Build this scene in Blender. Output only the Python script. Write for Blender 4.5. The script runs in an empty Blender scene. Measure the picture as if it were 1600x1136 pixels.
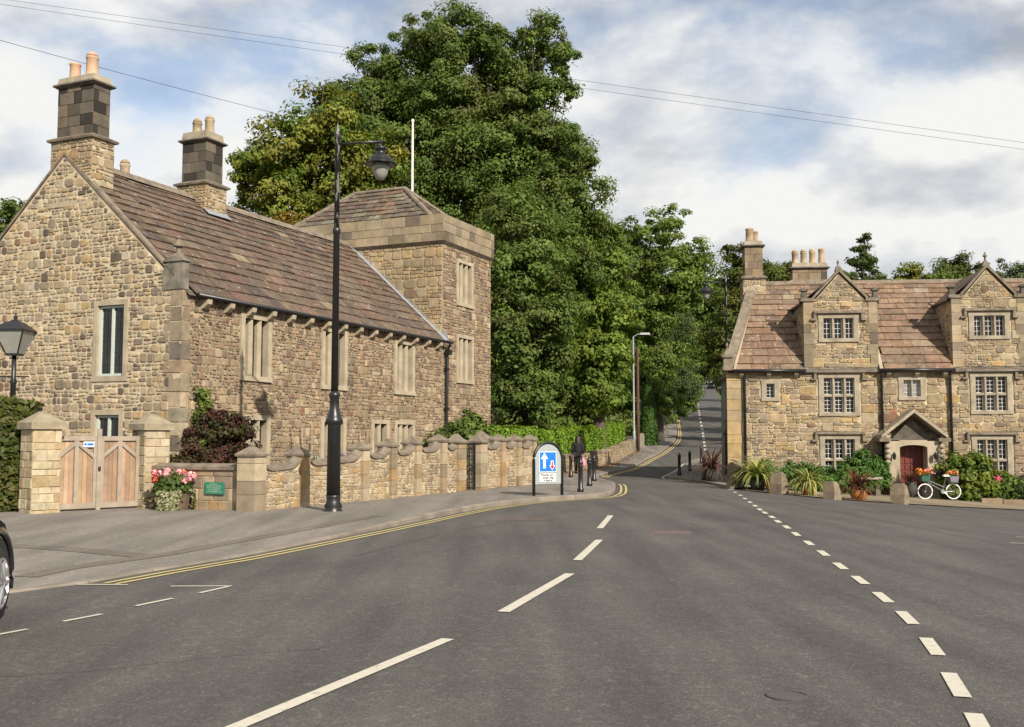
import bpy, bmesh, math, random
import numpy as np
from mathutils import Vector, Matrix
R = math.radians
scene = bpy.context.scene
col = scene.collection

# ------------------------------------------------------------------ camera, sky, sun, exposure
cam_d = bpy.data.cameras.new('camera'); cam = bpy.data.objects.new('camera', cam_d); col.objects.link(cam)
cam_d.sensor_width = 36; cam_d.lens = 36 * 1650 / 1600; cam_d.clip_end = 3000
cam.location = (0, 0, 1.6); cam.rotation_euler = (R(90) + math.atan(122 / 1650), 0, 0)
scene.camera = cam
SUN_EL, SUN_AZ = R(32.5), R(149.5)          # azimuth clockwise from +Y
sd = bpy.data.lights.new('sun', 'SUN'); so = bpy.data.objects.new('sun', sd); col.objects.link(so)
sd.energy = 4.6; sd.angle = R(.53); sd.color = (1, .92, .79)
sv = Vector((math.sin(SUN_AZ) * math.cos(SUN_EL), math.cos(SUN_AZ) * math.cos(SUN_EL), math.sin(SUN_EL)))
so.rotation_euler = sv.to_track_quat('Z', 'Y').to_euler()
scene.view_settings.view_transform = 'Standard'; scene.view_settings.look = 'None'
scene.view_settings.exposure = 0.46; scene.view_settings.gamma = 1
scene.cycles.max_bounces = 5; scene.cycles.diffuse_bounces = 2; scene.cycles.glossy_bounces = 3
scene.cycles.transmission_bounces = 4; scene.cycles.transparent_max_bounces = 8

def N(nt, t, **kw):
    n = nt.nodes.new(t)
    for k, v in kw.items():
        if k.startswith('i_'):
            key = k[2:]
            key = int(key) if key.isdigit() else key.replace('_', ' ')
            n.inputs[key].default_value = v
        else: setattr(n, k, v)
    return n
def ramp(nt, fac, stops):
    r = nt.nodes.new('ShaderNodeValToRGB'); e = r.color_ramp.elements
    while len(e) < len(stops): e.new(.5)
    for q, (p, c) in zip(e, stops):
        q.position = p; q.color = (c[0], c[1], c[2], 1) if len(c) == 3 else c
    nt.links.new(fac, r.inputs[0]); return r.outputs[0]
def g3(v): return (v, v, v)

W = bpy.data.worlds.new('World'); scene.world = W; W.use_nodes = True
nt = W.node_tree; nt.nodes.clear(); L = nt.links.new
sky = N(nt, 'ShaderNodeTexSky', sky_type='NISHITA', sun_disc=False, sun_elevation=SUN_EL, sun_rotation=SUN_AZ)
sky.air_density = 1.0; sky.dust_density = 1.2; sky.ozone_density = 1.4
b1 = N(nt, 'ShaderNodeBackground', i_Strength=.125); L(sky.outputs[0], b1.inputs[0])
tc = N(nt, 'ShaderNodeTexCoord')
def cloud_noise(loc, scale, detail):
    mp_ = N(nt, 'ShaderNodeMapping'); L(tc.outputs['Generated'], mp_.inputs[0]); mp_.inputs['Scale'].default_value = (1, 1, 1.75); mp_.inputs['Location'].default_value = loc
    n = N(nt, 'ShaderNodeTexNoise', i_Scale=scale, i_Detail=detail, i_Roughness=.55, i_Distortion=.12); L(mp_.outputs[0], n.inputs[0]); return n.outputs[0]
CO = (.62, .2, .35)
n1 = cloud_noise(CO, 3.1, 9)
mask = ramp(nt, n1, [(.33, g3(.40)), (.41, g3(.85)), (.47, g3(1))])
n1s = cloud_noise((CO[0] + .02, CO[1] - .02, CO[2] + .075), 3.1, 7)     # the same cloud a little higher: tops come out light, bellies grey
sb = N(nt, 'ShaderNodeMath', operation='SUBTRACT'); L(n1, sb.inputs[0]); L(n1s, sb.inputs[1])
sb2 = N(nt, 'ShaderNodeMath', operation='MULTIPLY_ADD', i_1=3.2, i_2=.5); L(sb.outputs[0], sb2.inputs[0])
n3 = cloud_noise((3.1, 1.7, .5), 1.5, 3)
sb3 = N(nt, 'ShaderNodeMath', operation='MULTIPLY_ADD', i_1=1.9, i_2=-.95); L(n3, sb3.inputs[0])
sb4 = N(nt, 'ShaderNodeMath', operation='ADD'); L(sb2.outputs[0], sb4.inputs[0]); L(sb3.outputs[0], sb4.inputs[1])
cc = ramp(nt, sb4.outputs[0], [(.25, (.54, .555, .59)), (.5, (.76, .785, .82)), (.84, (1.1, 1.095, 1.07))])
b2 = N(nt, 'ShaderNodeBackground', i_Strength=.61); L(cc, b2.inputs[0])
mx = N(nt, 'ShaderNodeMixShader'); L(mask, mx.inputs[0]); L(b1.outputs[0], mx.inputs[1]); L(b2.outputs[0], mx.inputs[2])
wo = N(nt, 'ShaderNodeOutputWorld'); L(mx.outputs[0], wo.inputs[0])

# ------------------------------------------------------------------ materials
MATS = {}
def newmat(name):
    m = bpy.data.materials.new(name); m.use_nodes = True; MATS[name] = m
    t = m.node_tree; return m, t, t.nodes['Principled BSDF']
def plain(name, c, rough=.7, metal=0, var=.12, scale=6, bump=0, spec=.5, coat=0):
    m, t, p = newmat(name)
    tc = N(t, 'ShaderNodeTexCoord'); n = N(t, 'ShaderNodeTexNoise', i_Scale=scale, i_Detail=6, i_Roughness=.6); t.links.new(tc.outputs['Object'], n.inputs[0])
    o = ramp(t, n.outputs[0], [(.3, [x * (1 - var) for x in c]), (.7, [min(1, x * (1 + var)) for x in c])])
    t.links.new(o, p.inputs['Base Color']); p.inputs['Roughness'].default_value = rough; p.inputs['Metallic'].default_value = metal
    p.inputs['Specular IOR Level'].default_value = spec; p.inputs['Coat Weight'].default_value = coat
    if bump:
        b = N(t, 'ShaderNodeBump', i_Strength=bump, i_Distance=.02); n2 = N(t, 'ShaderNodeTexNoise', i_Scale=scale * 6, i_Detail=4)
        t.links.new(tc.outputs['Object'], n2.inputs[0]); t.links.new(n2.outputs[0], b.inputs['Height']); t.links.new(b.outputs[0], p.inputs['Normal'])
    return m
def colattr(name, rough=.9, lichen=None, s1=5, amt=.35, bump=.5, spec=.25, stain=None):
    """base colour per piece from the attribute Col, weathered with noise"""
    m, t, p = newmat(name); l = t.links.new
    a = N(t, 'ShaderNodeAttribute', attribute_name='Col'); tc = N(t, 'ShaderNodeTexCoord'); geo = N(t, 'ShaderNodeNewGeometry')
    n = N(t, 'ShaderNodeTexNoise', i_Scale=s1, i_Detail=8, i_Roughness=.65); l(geo.outputs['Position'], n.inputs[0])
    f = ramp(t, n.outputs[0], [(.28, g3(1 - amt)), (.72, g3(1 + amt * .6))])
    mu = N(t, 'ShaderNodeMix', data_type='RGBA', blend_type='MULTIPLY'); mu.inputs[0].default_value = 1
    nl = N(t, 'ShaderNodeTexNoise', i_Scale=.55, i_Detail=4, i_Roughness=.6); l(geo.outputs['Position'], nl.inputs[0]); fl = ramp(t, nl.outputs[0], [(.3, (.80, .80, .81)), (.7, (1.14, 1.13, 1.12))])
    mu0 = N(t, 'ShaderNodeMix', data_type='RGBA', blend_type='MULTIPLY'); mu0.inputs[0].default_value = 1; l(a.outputs['Color'], mu0.inputs[6]); l(fl, mu0.inputs[7])
    l(mu0.outputs[2], mu.inputs[6]); l(f, mu.inputs[7]); out = mu.outputs[2]
    for (c, sc, lo, hi) in ([lichen] if lichen else []) + ([stain] if stain else []):
        n3 = N(t, 'ShaderNodeTexNoise', i_Scale=sc, i_Detail=5, i_Roughness=.7); l(geo.outputs['Position'], n3.inputs[0])
        r3 = ramp(t, n3.outputs[0], [(lo, g3(0)), (hi, g3(.85))])
        m3 = N(t, 'ShaderNodeMix', data_type='RGBA'); l(r3, m3.inputs[0]); l(out, m3.inputs[6]); m3.inputs[7].default_value = (*c, 1); out = m3.outputs[2]
    l(out, p.inputs['Base Color']); p.inputs['Roughness'].default_value = rough; p.inputs['Specular IOR Level'].default_value = spec
    n2 = N(t, 'ShaderNodeTexNoise', i_Scale=28, i_Detail=5, i_Roughness=.7); l(geo.outputs['Position'], n2.inputs[0])
    b = N(t, 'ShaderNodeBump', i_Strength=bump, i_Distance=.015); l(n2.outputs[0], b.inputs['Height']); l(b.outputs[0], p.inputs['Normal'])
    return m
STONE = colattr('rubble_stone', stain=((.11, .09, .07), 1.3, .56, .82))
ASHLAR = colattr('dressed_stone', s1=3, amt=.3, bump=.3, stain=((.09, .075, .06), 2.1, .62, .85))
SLATE = colattr('stone_slate', s1=4, amt=.4, bump=.6, lichen=((.44, .41, .35), 5.5, .61, .68))
LEAF = None
def leafmat():
    m, t, p = newmat('leaf'); l = t.links.new
    a = N(t, 'ShaderNodeAttribute', attribute_name='Col')
    l(a.outputs['Color'], p.inputs['Base Color']); p.inputs['Roughness'].default_value = .55; p.inputs['Specular IOR Level'].default_value = .2
    tr = N(t, 'ShaderNodeBsdfTranslucent'); hs = N(t, 'ShaderNodeHueSaturation', i_Hue=.49, i_Saturation=1.15, i_Value=1.25); l(a.outputs['Color'], hs.inputs['Color']); l(hs.outputs[0], tr.inputs[0])
    mxs = N(t, 'ShaderNodeMixShader', i_0=.3); l(p.outputs[0], mxs.inputs[1]); l(tr.outputs[0], mxs.inputs[2])
    l(mxs.outputs[0], t.nodes['Material Output'].inputs[0]); return m
LEAF = leafmat()
def petalmat():
    m, t, p = newmat('petal'); a = N(t, 'ShaderNodeAttribute', attribute_name='Col'); t.links.new(a.outputs['Color'], p.inputs['Base Color']); p.inputs['Roughness'].default_value = .6; return m
PETAL = petalmat()
def asphalt(name, c1, c2, speck=.5, warm=(.1, .075, .06), bscale=90):
    m, t, p = newmat(name); l = t.links.new; geo = N(t, 'ShaderNodeNewGeometry'); P = geo.outputs['Position']
    n1 = N(t, 'ShaderNodeTexNoise', i_Scale=.33, i_Detail=6, i_Roughness=.6, i_Distortion=.5); l(P, n1.inputs[0])
    base = ramp(t, n1.outputs[0], [(.3, c1), (.7, c2)])
    sc = N(t, 'ShaderNodeMapping'); l(P, sc.inputs[0]); sc.inputs['Scale'].default_value = (2.2, .22, 1); sc.inputs['Rotation'].default_value = (0, 0, R(14))
    n4 = N(t, 'ShaderNodeTexNoise', i_Scale=.8, i_Detail=5); l(sc.outputs[0], n4.inputs[0])
    st = ramp(t, n4.outputs[0], [(.35, g3(.80)), (.65, g3(1.14))])
    m1 = N(t, 'ShaderNodeMix', data_type='RGBA', blend_type='MULTIPLY'); m1.inputs[0].default_value = 1; l(base, m1.inputs[6]); l(st, m1.inputs[7])
    v = N(t, 'ShaderNodeTexVoronoi', i_Scale=70); l(P, v.inputs[0])
    vr = N(t, 'ShaderNodeSeparateColor'); l(v.outputs['Color'], vr.inputs[0])
    vs = ramp(t, vr.outputs[0], [(.0, g3(1 - speck * .55)), (.7, g3(1)), (.93, g3(1 + speck * .3)), (1, g3(1 + speck * 1.5))])
    m2 = N(t, 'ShaderNodeMix', data_type='RGBA', blend_type='MULTIPLY'); m2.inputs[0].default_value = 1; l(m1.outputs[2], m2.inputs[6]); l(vs, m2.inputs[7])
    v2 = N(t, 'ShaderNodeTexVoronoi', i_Scale=17); l(P, v2.inputs[0]); s2 = N(t, 'ShaderNodeSeparateColor'); l(v2.outputs['Color'], s2.inputs[0])
    vv = ramp(t, s2.outputs[1], [(.0, g3(.9)), (.9, g3(1.02)), (1, g3(1.25))])
    m3 = N(t, 'ShaderNodeMix', data_type='RGBA', blend_type='MULTIPLY'); m3.inputs[0].default_value = 1; l(m2.outputs[2], m3.inputs[6]); l(vv, m3.inputs[7])
    nb = N(t, 'ShaderNodeTexNoise', i_Scale=1.1, i_Detail=7, i_Roughness=.7); l(P, nb.inputs[0])
    rb = ramp(t, nb.outputs[0], [(.60, g3(0)), (.75, g3(.55))])
    m4 = N(t, 'ShaderNodeMix', data_type='RGBA'); l(rb, m4.inputs[0]); l(m3.outputs[2], m4.inputs[6]); m4.inputs[7].default_value = (*warm, 1)
    l(m4.outputs[2], p.inputs['Base Color']); p.inputs['Roughness'].default_value = .88; p.inputs['Specular IOR Level'].default_value = .25
    b = N(t, 'ShaderNodeBump', i_Strength=.5, i_Distance=.006); l(v.outputs['Distance'], b.inputs['Height']); l(b.outputs[0], p.inputs['Normal'])
    return m
ROAD = asphalt('road_asphalt', (.088, .082, .076), (.116, .108, .1), .42, (.112, .1, .09))
PAVE = asphalt('pavement_asphalt', (.185, .165, .145), (.245, .22, .192), .3, (.16, .138, .118))
GRAVEL = asphalt('forecourt_gravel', (.22, .175, .12), (.31, .25, .17), .6, (.14, .11, .08))
def paint(name, c):
    m, t, p = newmat(name); l = t.links.new; geo = N(t, 'ShaderNodeNewGeometry'); P = geo.outputs['Position']
    n = N(t, 'ShaderNodeTexNoise', i_Scale=11, i_Detail=8, i_Roughness=.8); l(P, n.inputs[0])
    r_ = ramp(t, n.outputs[0], [(.33, (.15, .135, .12)), (.42, [x * .85 for x in c]), (.7, c)]); l(r_, p.inputs['Base Color']); p.inputs['Roughness'].default_value = .8
    return m
WHITE = paint('white_road_paint', (.60, .56, .46)); YELLOW = paint('yellow_road_paint', (.58, .47, .19))
MORTAR = plain('lime_mortar', (.48, .40, .275), .95, var=.25, scale=2.5, bump=.4)
MORTAR2 = plain('grey_mortar', (.32, .25, .165), .95, var=.25, scale=2.5, bump=.4)
DRESS = plain('pale_dressed_stone', (.37, .31, .22), .9, var=.22, scale=2.2, bump=.3)
DRESSG = plain('grey_dressed_stone', (.31, .265, .195), .9, var=.3, scale=2.5, bump=.35)
KERB = plain('kerb_stone', (.22, .185, .15), .9, var=.3, scale=1.3, bump=.3)
KNEEL = plain('grey_weathered_stone', (.17, .15, .118), .92, var=.55, scale=2.2, bump=.4)
SOOT = plain('weathered_dark_stone', (.10, .085, .068), .92, var=.5, scale=3, bump=.4)
CAPST = plain('weathered_coping_stone', (.185, .15, .112), .92, var=.4, scale=4, bump=.5)
LEAD = plain('lead_flashing', (.25, .27, .3), .55, var=.2, scale=5)
BLACK = plain('black_iron', (.012, .012, .014), .38, var=.2, scale=8, spec=.6)
def wornblack():
    m, t, p = newmat('flaking_black_paint'); l = t.links.new; tc = N(t, 'ShaderNodeTexCoord')
    sc = N(t, 'ShaderNodeMapping'); l(tc.outputs['Object'], sc.inputs[0]); sc.inputs['Scale'].default_value = (5, 5, 1.1)
    n = N(t, 'ShaderNodeTexNoise', i_Scale=3.2, i_Detail=6); l(sc.outputs[0], n.inputs[0])
    l(ramp(t, n.outputs[0], [(.52, (.015, .015, .017)), (.56, (.26, .25, .24))]), p.inputs['Base Color']); p.inputs['Roughness'].default_value = .45; return m
WORN = wornblack()
GLASS = plain('dark_window_glass', (.014, .014, .015), .07, var=.6, scale=3, spec=.6, bump=.12)
GLASSP = plain('curtained_window_glass', (.30, .30, .31), .12, var=.25, scale=3)
WHITEP = plain('white_paint', (.72, .71, .66), .5, var=.06)
PALEG = plain('pale_green_frame', (.50, .55, .49), .55, var=.08)
TERRA = plain('terracotta', (.50, .32, .21), .8, var=.18, scale=3)
BUFF = plain('buff_clay', (.36, .275, .175), .85, var=.45, scale=3)
TIMBER = plain('weathered_oak', (.31, .255, .2), .8, var=.2, scale=4, bump=.2)
DARKW = plain('brown_door_wood', (.13, .022, .013), .5, var=.3, scale=5)
BARK = plain('bark', (.085, .068, .05), .95, var=.4, scale=3, bump=.8)
SOIL = plain('soil', (.06, .045, .03), 1, var=.3, scale=3, bump=.6)
def grassmat():
    return plain('rough_grass', (.06, .085, .022), 1, var=.4, scale=.8, bump=.8)
GRASS = grassmat()
GALV = plain('galvanised_steel', (.27, .28, .29), .55, .2, var=.1)
POLEW = plain('creosoted_pole', (.10, .05, .032), .85, var=.3, scale=5)
SIGNG = plain('sign_grey', (.31, .35, .35), .5, var=.05)
BLUE = plain('sign_blue', (.012, .16, .62), .4, var=.03); RED = plain('sign_red', (.55, .02, .03), .4, var=.03)
SWHITE = plain('sign_white', (.78, .78, .76), .45, var=.03); INK = plain('sign_ink', (.03, .03, .03), .6)
GREENP = plain('green_plaque', (.03, .19, .12), .45, var=.12); CREAM = plain('cream_lettering', (.45, .5, .38), .6)
CARP = plain('black_car_paint', (.008, .008, .009), .18, var=.1, spec=.6, coat=1); RUBBER = plain('rubber', (.02, .02, .02), .85); ALLOY = plain('alloy', (.55, .56, .57), .3, .8)
LAMPG = plain('lamp_glass', (.27, .27, .24), .15, var=.12, scale=5)
FENCEW = plain('fence_wood', (.24, .2, .16), .9, var=.2)
CHROME = plain('chrome', (.6, .6, .62), .2, .9)
BASKET = plain('wicker', (.12, .08, .05), .9, var=.4, scale=30)

# ------------------------------------------------------------------ helpers
def tag(o, label=None, cat=None, group=None, kind=None):
    if label: o['label'] = label
    if cat: o['category'] = cat
    if group: o['group'] = group
    if kind: o['kind'] = kind
    return o
def empty(name, loc=(0, 0, 0), rz=0, label=None, cat=None, group=None):
    o = bpy.data.objects.new(name, None); col.objects.link(o); o.location = loc; o.rotation_euler = (0, 0, rz); o.empty_display_size = .3
    return tag(o, label, cat, group)
def copy_tree(o, parent=None):
    c = o.copy(); col.objects.link(c); c.parent = parent
    for ch in list(o.children): copy_tree(ch, c)
    return c
class MB:
    def __init__(s, T=None): s.v = []; s.f = []; s.c = []; s.T = T; s.cur = (.3, .3, .3, 1)
    def add(s, vs, fs):
        k = len(s.v)
        if s.T is not None: vs = [tuple(s.T @ Vector(p)) for p in vs]
        s.v += [tuple(p) for p in vs]; s.f += [tuple(i + k for i in f) for f in fs]; s.c += [s.cur] * len(fs); return s
    def box(s, x0, x1, y0, y1, z0, z1):
        return s.add([(x0, y0, z0), (x1, y0, z0), (x1, y1, z0), (x0, y1, z0), (x0, y0, z1), (x1, y0, z1), (x1, y1, z1), (x0, y1, z1)],
                     [(3, 2, 1, 0), (4, 5, 6, 7), (0, 1, 5, 4), (1, 2, 6, 5), (2, 3, 7, 6), (3, 0, 4, 7)])
    def mbox(s, m, u0, u1, v0, v1, d0, d1):
        return s.add([m(u, v, d) for (u, v, d) in ((u0, v0, d0), (u1, v0, d0), (u1, v1, d0), (u0, v1, d0), (u0, v0, d1), (u1, v0, d1), (u1, v1, d1), (u0, v1, d1))],
                     [(3, 2, 1, 0), (4, 5, 6, 7), (0, 1, 5, 4), (1, 2, 6, 5), (2, 3, 7, 6), (3, 0, 4, 7)])
    def frustum(s, cx, cy, z0, z1, a0, b0, a1, b1):
        vs = [(cx + sx * a / 2, cy + sy * b / 2, z) for (a, b, z) in ((a0, b0, z0), (a1, b1, z1)) for sx, sy in ((-1, -1), (1, -1), (1, 1), (-1, 1))]
        return s.add(vs, [(3, 2, 1, 0), (4, 5, 6, 7), (0, 1, 5, 4), (1, 2, 6, 5), (2, 3, 7, 6), (3, 0, 4, 7)])
    def prism(s, m, poly, d0, d1):
        n = len(poly)
        return s.add([m(u, v, d0) for u, v in poly] + [m(u, v, d1) for u, v in poly],
                     [tuple(range(n))[::-1], tuple(range(n, 2 * n))] + [(i, (i + 1) % n, n + (i + 1) % n, n + i) for i in range(n)])
    def lathe(s, cx, cy, prof, n=16, z0=0):
        vs = []; fs = []
        for r, z in prof:
            for k in range(n): a = 2 * math.pi * k / n; vs.append((cx + r * math.cos(a), cy + r * math.sin(a), z0 + z))
        for j in range(len(prof) - 1):
            for k in range(n): fs.append((j * n + k, j * n + (k + 1) % n, (j + 1) * n + (k + 1) % n, (j + 1) * n + k))
        fs.append(tuple(range(n))[::-1]); fs.append(tuple(range((len(prof) - 1) * n, len(prof) * n)))
        return s.add(vs, fs)
    def tube(s, pts, rad, n=8, caps=True, closed=False):
        P = [Vector(p) for p in pts]; m = len(P); vs = []; fs = []
        if not hasattr(rad, '__len__'): rad = [rad] * m
        up = Vector((0, 0, 1))
        for i, p in enumerate(P):
            if closed: t = P[(i + 1) % m] - P[i - 1]
            else: t = P[min(i + 1, m - 1)] - P[max(i - 1, 0)]
            t.normalize(); a = t.cross(up)
            if a.length < .1: a = t.cross(Vector((1, 0, 0)))
            a.normalize(); b = a.cross(t)
            for k in range(n): q = 2 * math.pi * k / n; vs.append(p + (a * math.cos(q) + b * math.sin(q)) * rad[i])
        for i in range(m if closed else m - 1):
            j = (i + 1) % m
            for k in range(n): fs.append((i * n + k, i * n + (k + 1) % n, j * n + (k + 1) % n, j * n + k))
        if caps and not closed: fs.append(tuple(range(n))[::-1]); fs.append(tuple(range((m - 1) * n, m * n)))
        return s.add(vs, fs)
    def build(s, name, mat, parent=None, smooth=False, kind=None, cols=False, loc=None, rz=0):
        me = bpy.data.meshes.new(name); me.from_pydata(s.v, [], s.f)
        if cols:
            a = me.attributes.new('Col', 'FLOAT_COLOR', 'FACE'); a.data.foreach_set('color', np.array([(c[0], c[1], c[2], 1) for c in s.c], dtype=np.float32).ravel())
        if smooth: me.polygons.foreach_set('use_smooth', [True] * len(me.polygons))
        me.materials.append(mat); me.update()
        o = bpy.data.objects.new(name, me); col.objects.link(o); o.parent = parent
        if loc is not None: o.location = loc
        if rz: o.rotation_euler = (0, 0, rz)
        if kind: o['kind'] = kind
        return o

# ------------------------------------------------------------------ the lie of the land
def sst(a, b, x):
    t = min(1, max(0, (x - a) / (b - a))); return t * t * (3 - 2 * t)
HP = [(-900, 0), (46, 0), (54, .08), (62, .33), (76, .96), (90, 1.55), (106, 2.36), (120, 3.45), (150, 6.1), (200, 10.2), (280, 16), (400, 24), (900, 40), (2000, 60)]
def hp(y):
    for (a, b), (c, d) in zip(HP, HP[1:]):
        if y <= c: return b + (d - b) * (y - a) / (c - a)
    return HP[-1][1]
def G(x, y):
    s = 0 if x < 4.8 else ((x - 4.8) ** 2 / 6 if x < 7.8 else x - 6.3)
    return hp(y) - .06 * min(s, 13) * sst(10, 34, y) * (1 - sst(42, 56, y))
def sheet(name, poly, off, mat, sx=1.0, ys=None, kind='structure', skirt=0):
    if not callable(off): o_ = off; off = lambda x, y: o_
    bm = bmesh.new(); f = bm.faces.new([bm.verts.new((x, y, 0)) for x, y in poly]); bmesh.ops.triangulate(bm, faces=[f])
    xs = [p[0] for p in poly]; yy = [p[1] for p in poly]
    cuts = [((k, 0, 0), (1, 0, 0)) for k in np.arange(math.ceil(min(xs)), max(xs), sx)]
    cuts += [((0, k, 0), (0, 1, 0)) for k in (ys if ys is not None else np.arange(math.ceil(min(yy)), max(yy), 1.0)) if min(yy) < k < max(yy)]
    for co, no in cuts: bmesh.ops.bisect_plane(bm, geom=bm.verts[:] + bm.edges[:] + bm.faces[:], dist=1e-5, plane_co=co, plane_no=no)
    for v in bm.verts: v.co.z = G(v.co.x, v.co.y) + off(v.co.x, v.co.y)
    bmesh.ops.recalc_face_normals(bm, faces=bm.faces[:])
    if sum(f.normal.z for f in bm.faces) < 0: bmesh.ops.reverse_faces(bm, faces=bm.faces[:])
    if skirt:
        be = [e for e in bm.edges if e.is_boundary]; r = bmesh.ops.extrude_edge_only(bm, edges=be)
        for v in [g for g in r['geom'] if isinstance(g, bmesh.types.BMVert)]: v.co.z -= skirt
    me = bpy.data.meshes.new(name); bm.to_mesh(me); bm.free(); me.materials.append(mat)
    o = bpy.data.objects.new(name, me); col.objects.link(o); o['kind'] = kind; return o
def smooth_line(pts, step=.5):
    out = []
    P = [Vector((p[0], p[1])) for p in pts]; P = [P[0] * 2 - P[1]] + P + [P[-1] * 2 - P[-2]]
    for i in range(1, len(P) - 2):
        a, b, c, d = P[i - 1:i + 3]; n = max(1, int((c - b).length / step))
        for k in range(n):
            t = k / n; out.append(.5 * ((2 * b) + (c - a) * t + (2 * a - 5 * b + 4 * c - d) * t * t + (3 * b - a - 3 * c + d) * t ** 3))
    out.append(P[-2]); return out
def offset_line(P, d):
    o = []
    for i, p in enumerate(P):
        t = P[min(i + 1, len(P) - 1)] - P[max(i - 1, 0)]; t.normalize(); o.append(p + Vector((t.y, -t.x)) * d)
    return o
def ribbon(mb, P, w, off):
    a, b = offset_line(P, -w / 2), offset_line(P, w / 2); n = len(P)
    mb.add([(q.x, q.y, G(q.x, q.y) + off) for q in a] + [(q.x, q.y, G(q.x, q.y) + off) for q in b], [(i, i + n, i + n + 1, i + 1) for i in range(n - 1)])
def seg(p, q, step=.4):
    a, b = Vector(p), Vector(q); n = max(1, int((b - a).length / step)); return [a.lerp(b, k / n) for k in range(n + 1)]

gx = list(range(-60, 61, 4)); gx = [-1400, -800, -400, -200, -120, -80] + gx + [80, 120, 200, 400, 800, 1400]
gy = [-400, -100, -40] + list(range(-20, 160, 4)) + [160, 200, 240, 280, 340, 400, 600, 900, 1500, 2000]
gy = sorted(set(gy + [46, 54, 62, 76, 90, 106, 120, 150]))
mb = MB(); nx = len(gx)
mb.add([(x, y, G(x, y) - .16) for y in gy for x in gx], [(j * nx + i, j * nx + i + 1, (j + 1) * nx + i + 1, (j + 1) * nx + i) for j in range(len(gy) - 1) for i in range(nx - 1)])
mb.build('ground', GRASS, kind='structure')
CL = [(13.85, 75.9), (16.5, 91), (20.1, 111.7), (24.2, 136.3), (30.1, 170.5), (41.5, 233), (49.2, 272), (51.5, 310), (46, 360), (36, 400)]
cl = smooth_line([(9.0, 58)] + CL, 4)
lft, rgt = offset_line(cl, -3.6), offset_line(cl, 3.6)
sheet('road', [(-30, -12), (34, -12), (34, 62), (rgt[1].x, 62)] + [(p.x, p.y) for p in rgt[2:]] + [(p.x, p.y) for p in reversed(lft[2:])] + [(lft[1].x, 62), (-30, 62)], 0, ROAD, 1.0,
      ys=list(range(-11, 62)) + list(range(62, 160, 2)) + list(range(160, 390, 10)))
KL = [(-9, 5), (-6.4, 9.6), (-5.5, 11), (-4.79, 12.13), (-4.43, 13.19), (-3.86, 14.62), (-3.21, 16.71), (-2.36, 19.64), (-1.16, 24.03), (-.32, 26.4), (.68, 28.36), (1.78, 29.61), (2.5, 30.5), (3.1, 32.6), (3.75, 38.6), (3.75, 40.6), (3.6, 43), (3.8, 47.2), (4.5, 50.2), (5.2, 53), (6.17, 56.2), (8.24, 65), (10.5, 74.2), (13.75, 89.9), (16.1, 103.5), (19.3, 124.6), (23.4, 150.6), (27, 174)]
kl = smooth_line(KL, .9)
def pav_off(x, y): return .02 + .09 * sst(15, 23, y)
pv = offset_line(kl, -.12)
sheet('pavement', [(p.x, p.y) for p in pv] + [(24, 174), (12, 110), (5.5, 72), (-2, 46), (-16, 44), (-34, 26), (-34, 5)], pav_off, PAVE, 1.0, ys=list(range(6, 62)) + list(range(62, 174, 2)))
kb = empty('kerb'); kb['kind'] = 'structure'
for i in range(len(kl) - 1):
    if i > 130: break
    a, b = kl[i], kl[i + 1]; t = (b - a).normalized(); nn = Vector((t.y, -t.x)); g = t * .012
    a, b = a + g, b - g; m = MB(); zs = []
    for p in (a, b):
        h = pav_off(p.x, p.y)
        for q, z in ((p, -.1), (p, h - .012), (p - nn * .02, h + .004), (p - nn * .14, h + .004), (p - nn * .14, -.1)): zs.append((q.x, q.y, G(q.x, q.y) + z))
    m.add(zs, [(0, 1, 6, 5), (1, 2, 7, 6), (2, 3, 8, 7), (3, 4, 9, 8), (0, 4, 3, 2, 1), (5, 6, 7, 8, 9)])
    m.build('kerbstone', KERB, kb)
IS = smooth_line([(7.7, 37.4), (7.86, 42), (7.3, 45), (6.85, 46.6), (6.95, 47.6), (7.62, 50.56), (8.98, 56.15), (10.5, 62.6), (12.3, 67), (16, 74), (20.5, 92)], .9)
sheet('footpath', [(p.x, p.y) for p in offset_line(IS, .12)] + [(24, 92), (16, 60), (14, 50), (11, 40)], .1, PAVE, 1.0)
for i in range(len(IS) - 1):
    a, b = IS[i], IS[i + 1]; t = (b - a).normalized(); nn = Vector((-t.y, t.x)); g = t * .006; a, b = a + g, b - g; zs = []
    for p in (a, b):
        for q, z in ((p, -.1), (p, .088), (p - nn * .02, .106), (p - nn * .14, .106), (p - nn * .14, -.1)): zs.append((q.x, q.y, G(q.x, q.y) + z))
    MB().add(zs, [(0, 1, 6, 5), (1, 2, 7, 6), (2, 3, 8, 7), (3, 4, 9, 8), (0, 4, 3, 2, 1), (5, 6, 7, 8, 9)]).build('kerbstone', KERB, kb)
CE = [(7.9, 38.2), (8.8, 35.7), (10.0, 34.2), (11.85, 33.2), (14.1, 33.4), (16.65, 34.2), (20, 34.6), (26, 34.6)]
sheet('forecourt', CE + [(26, 46), (9, 46), (8.2, 41)], .03, GRAVEL, 1.0)

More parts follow.
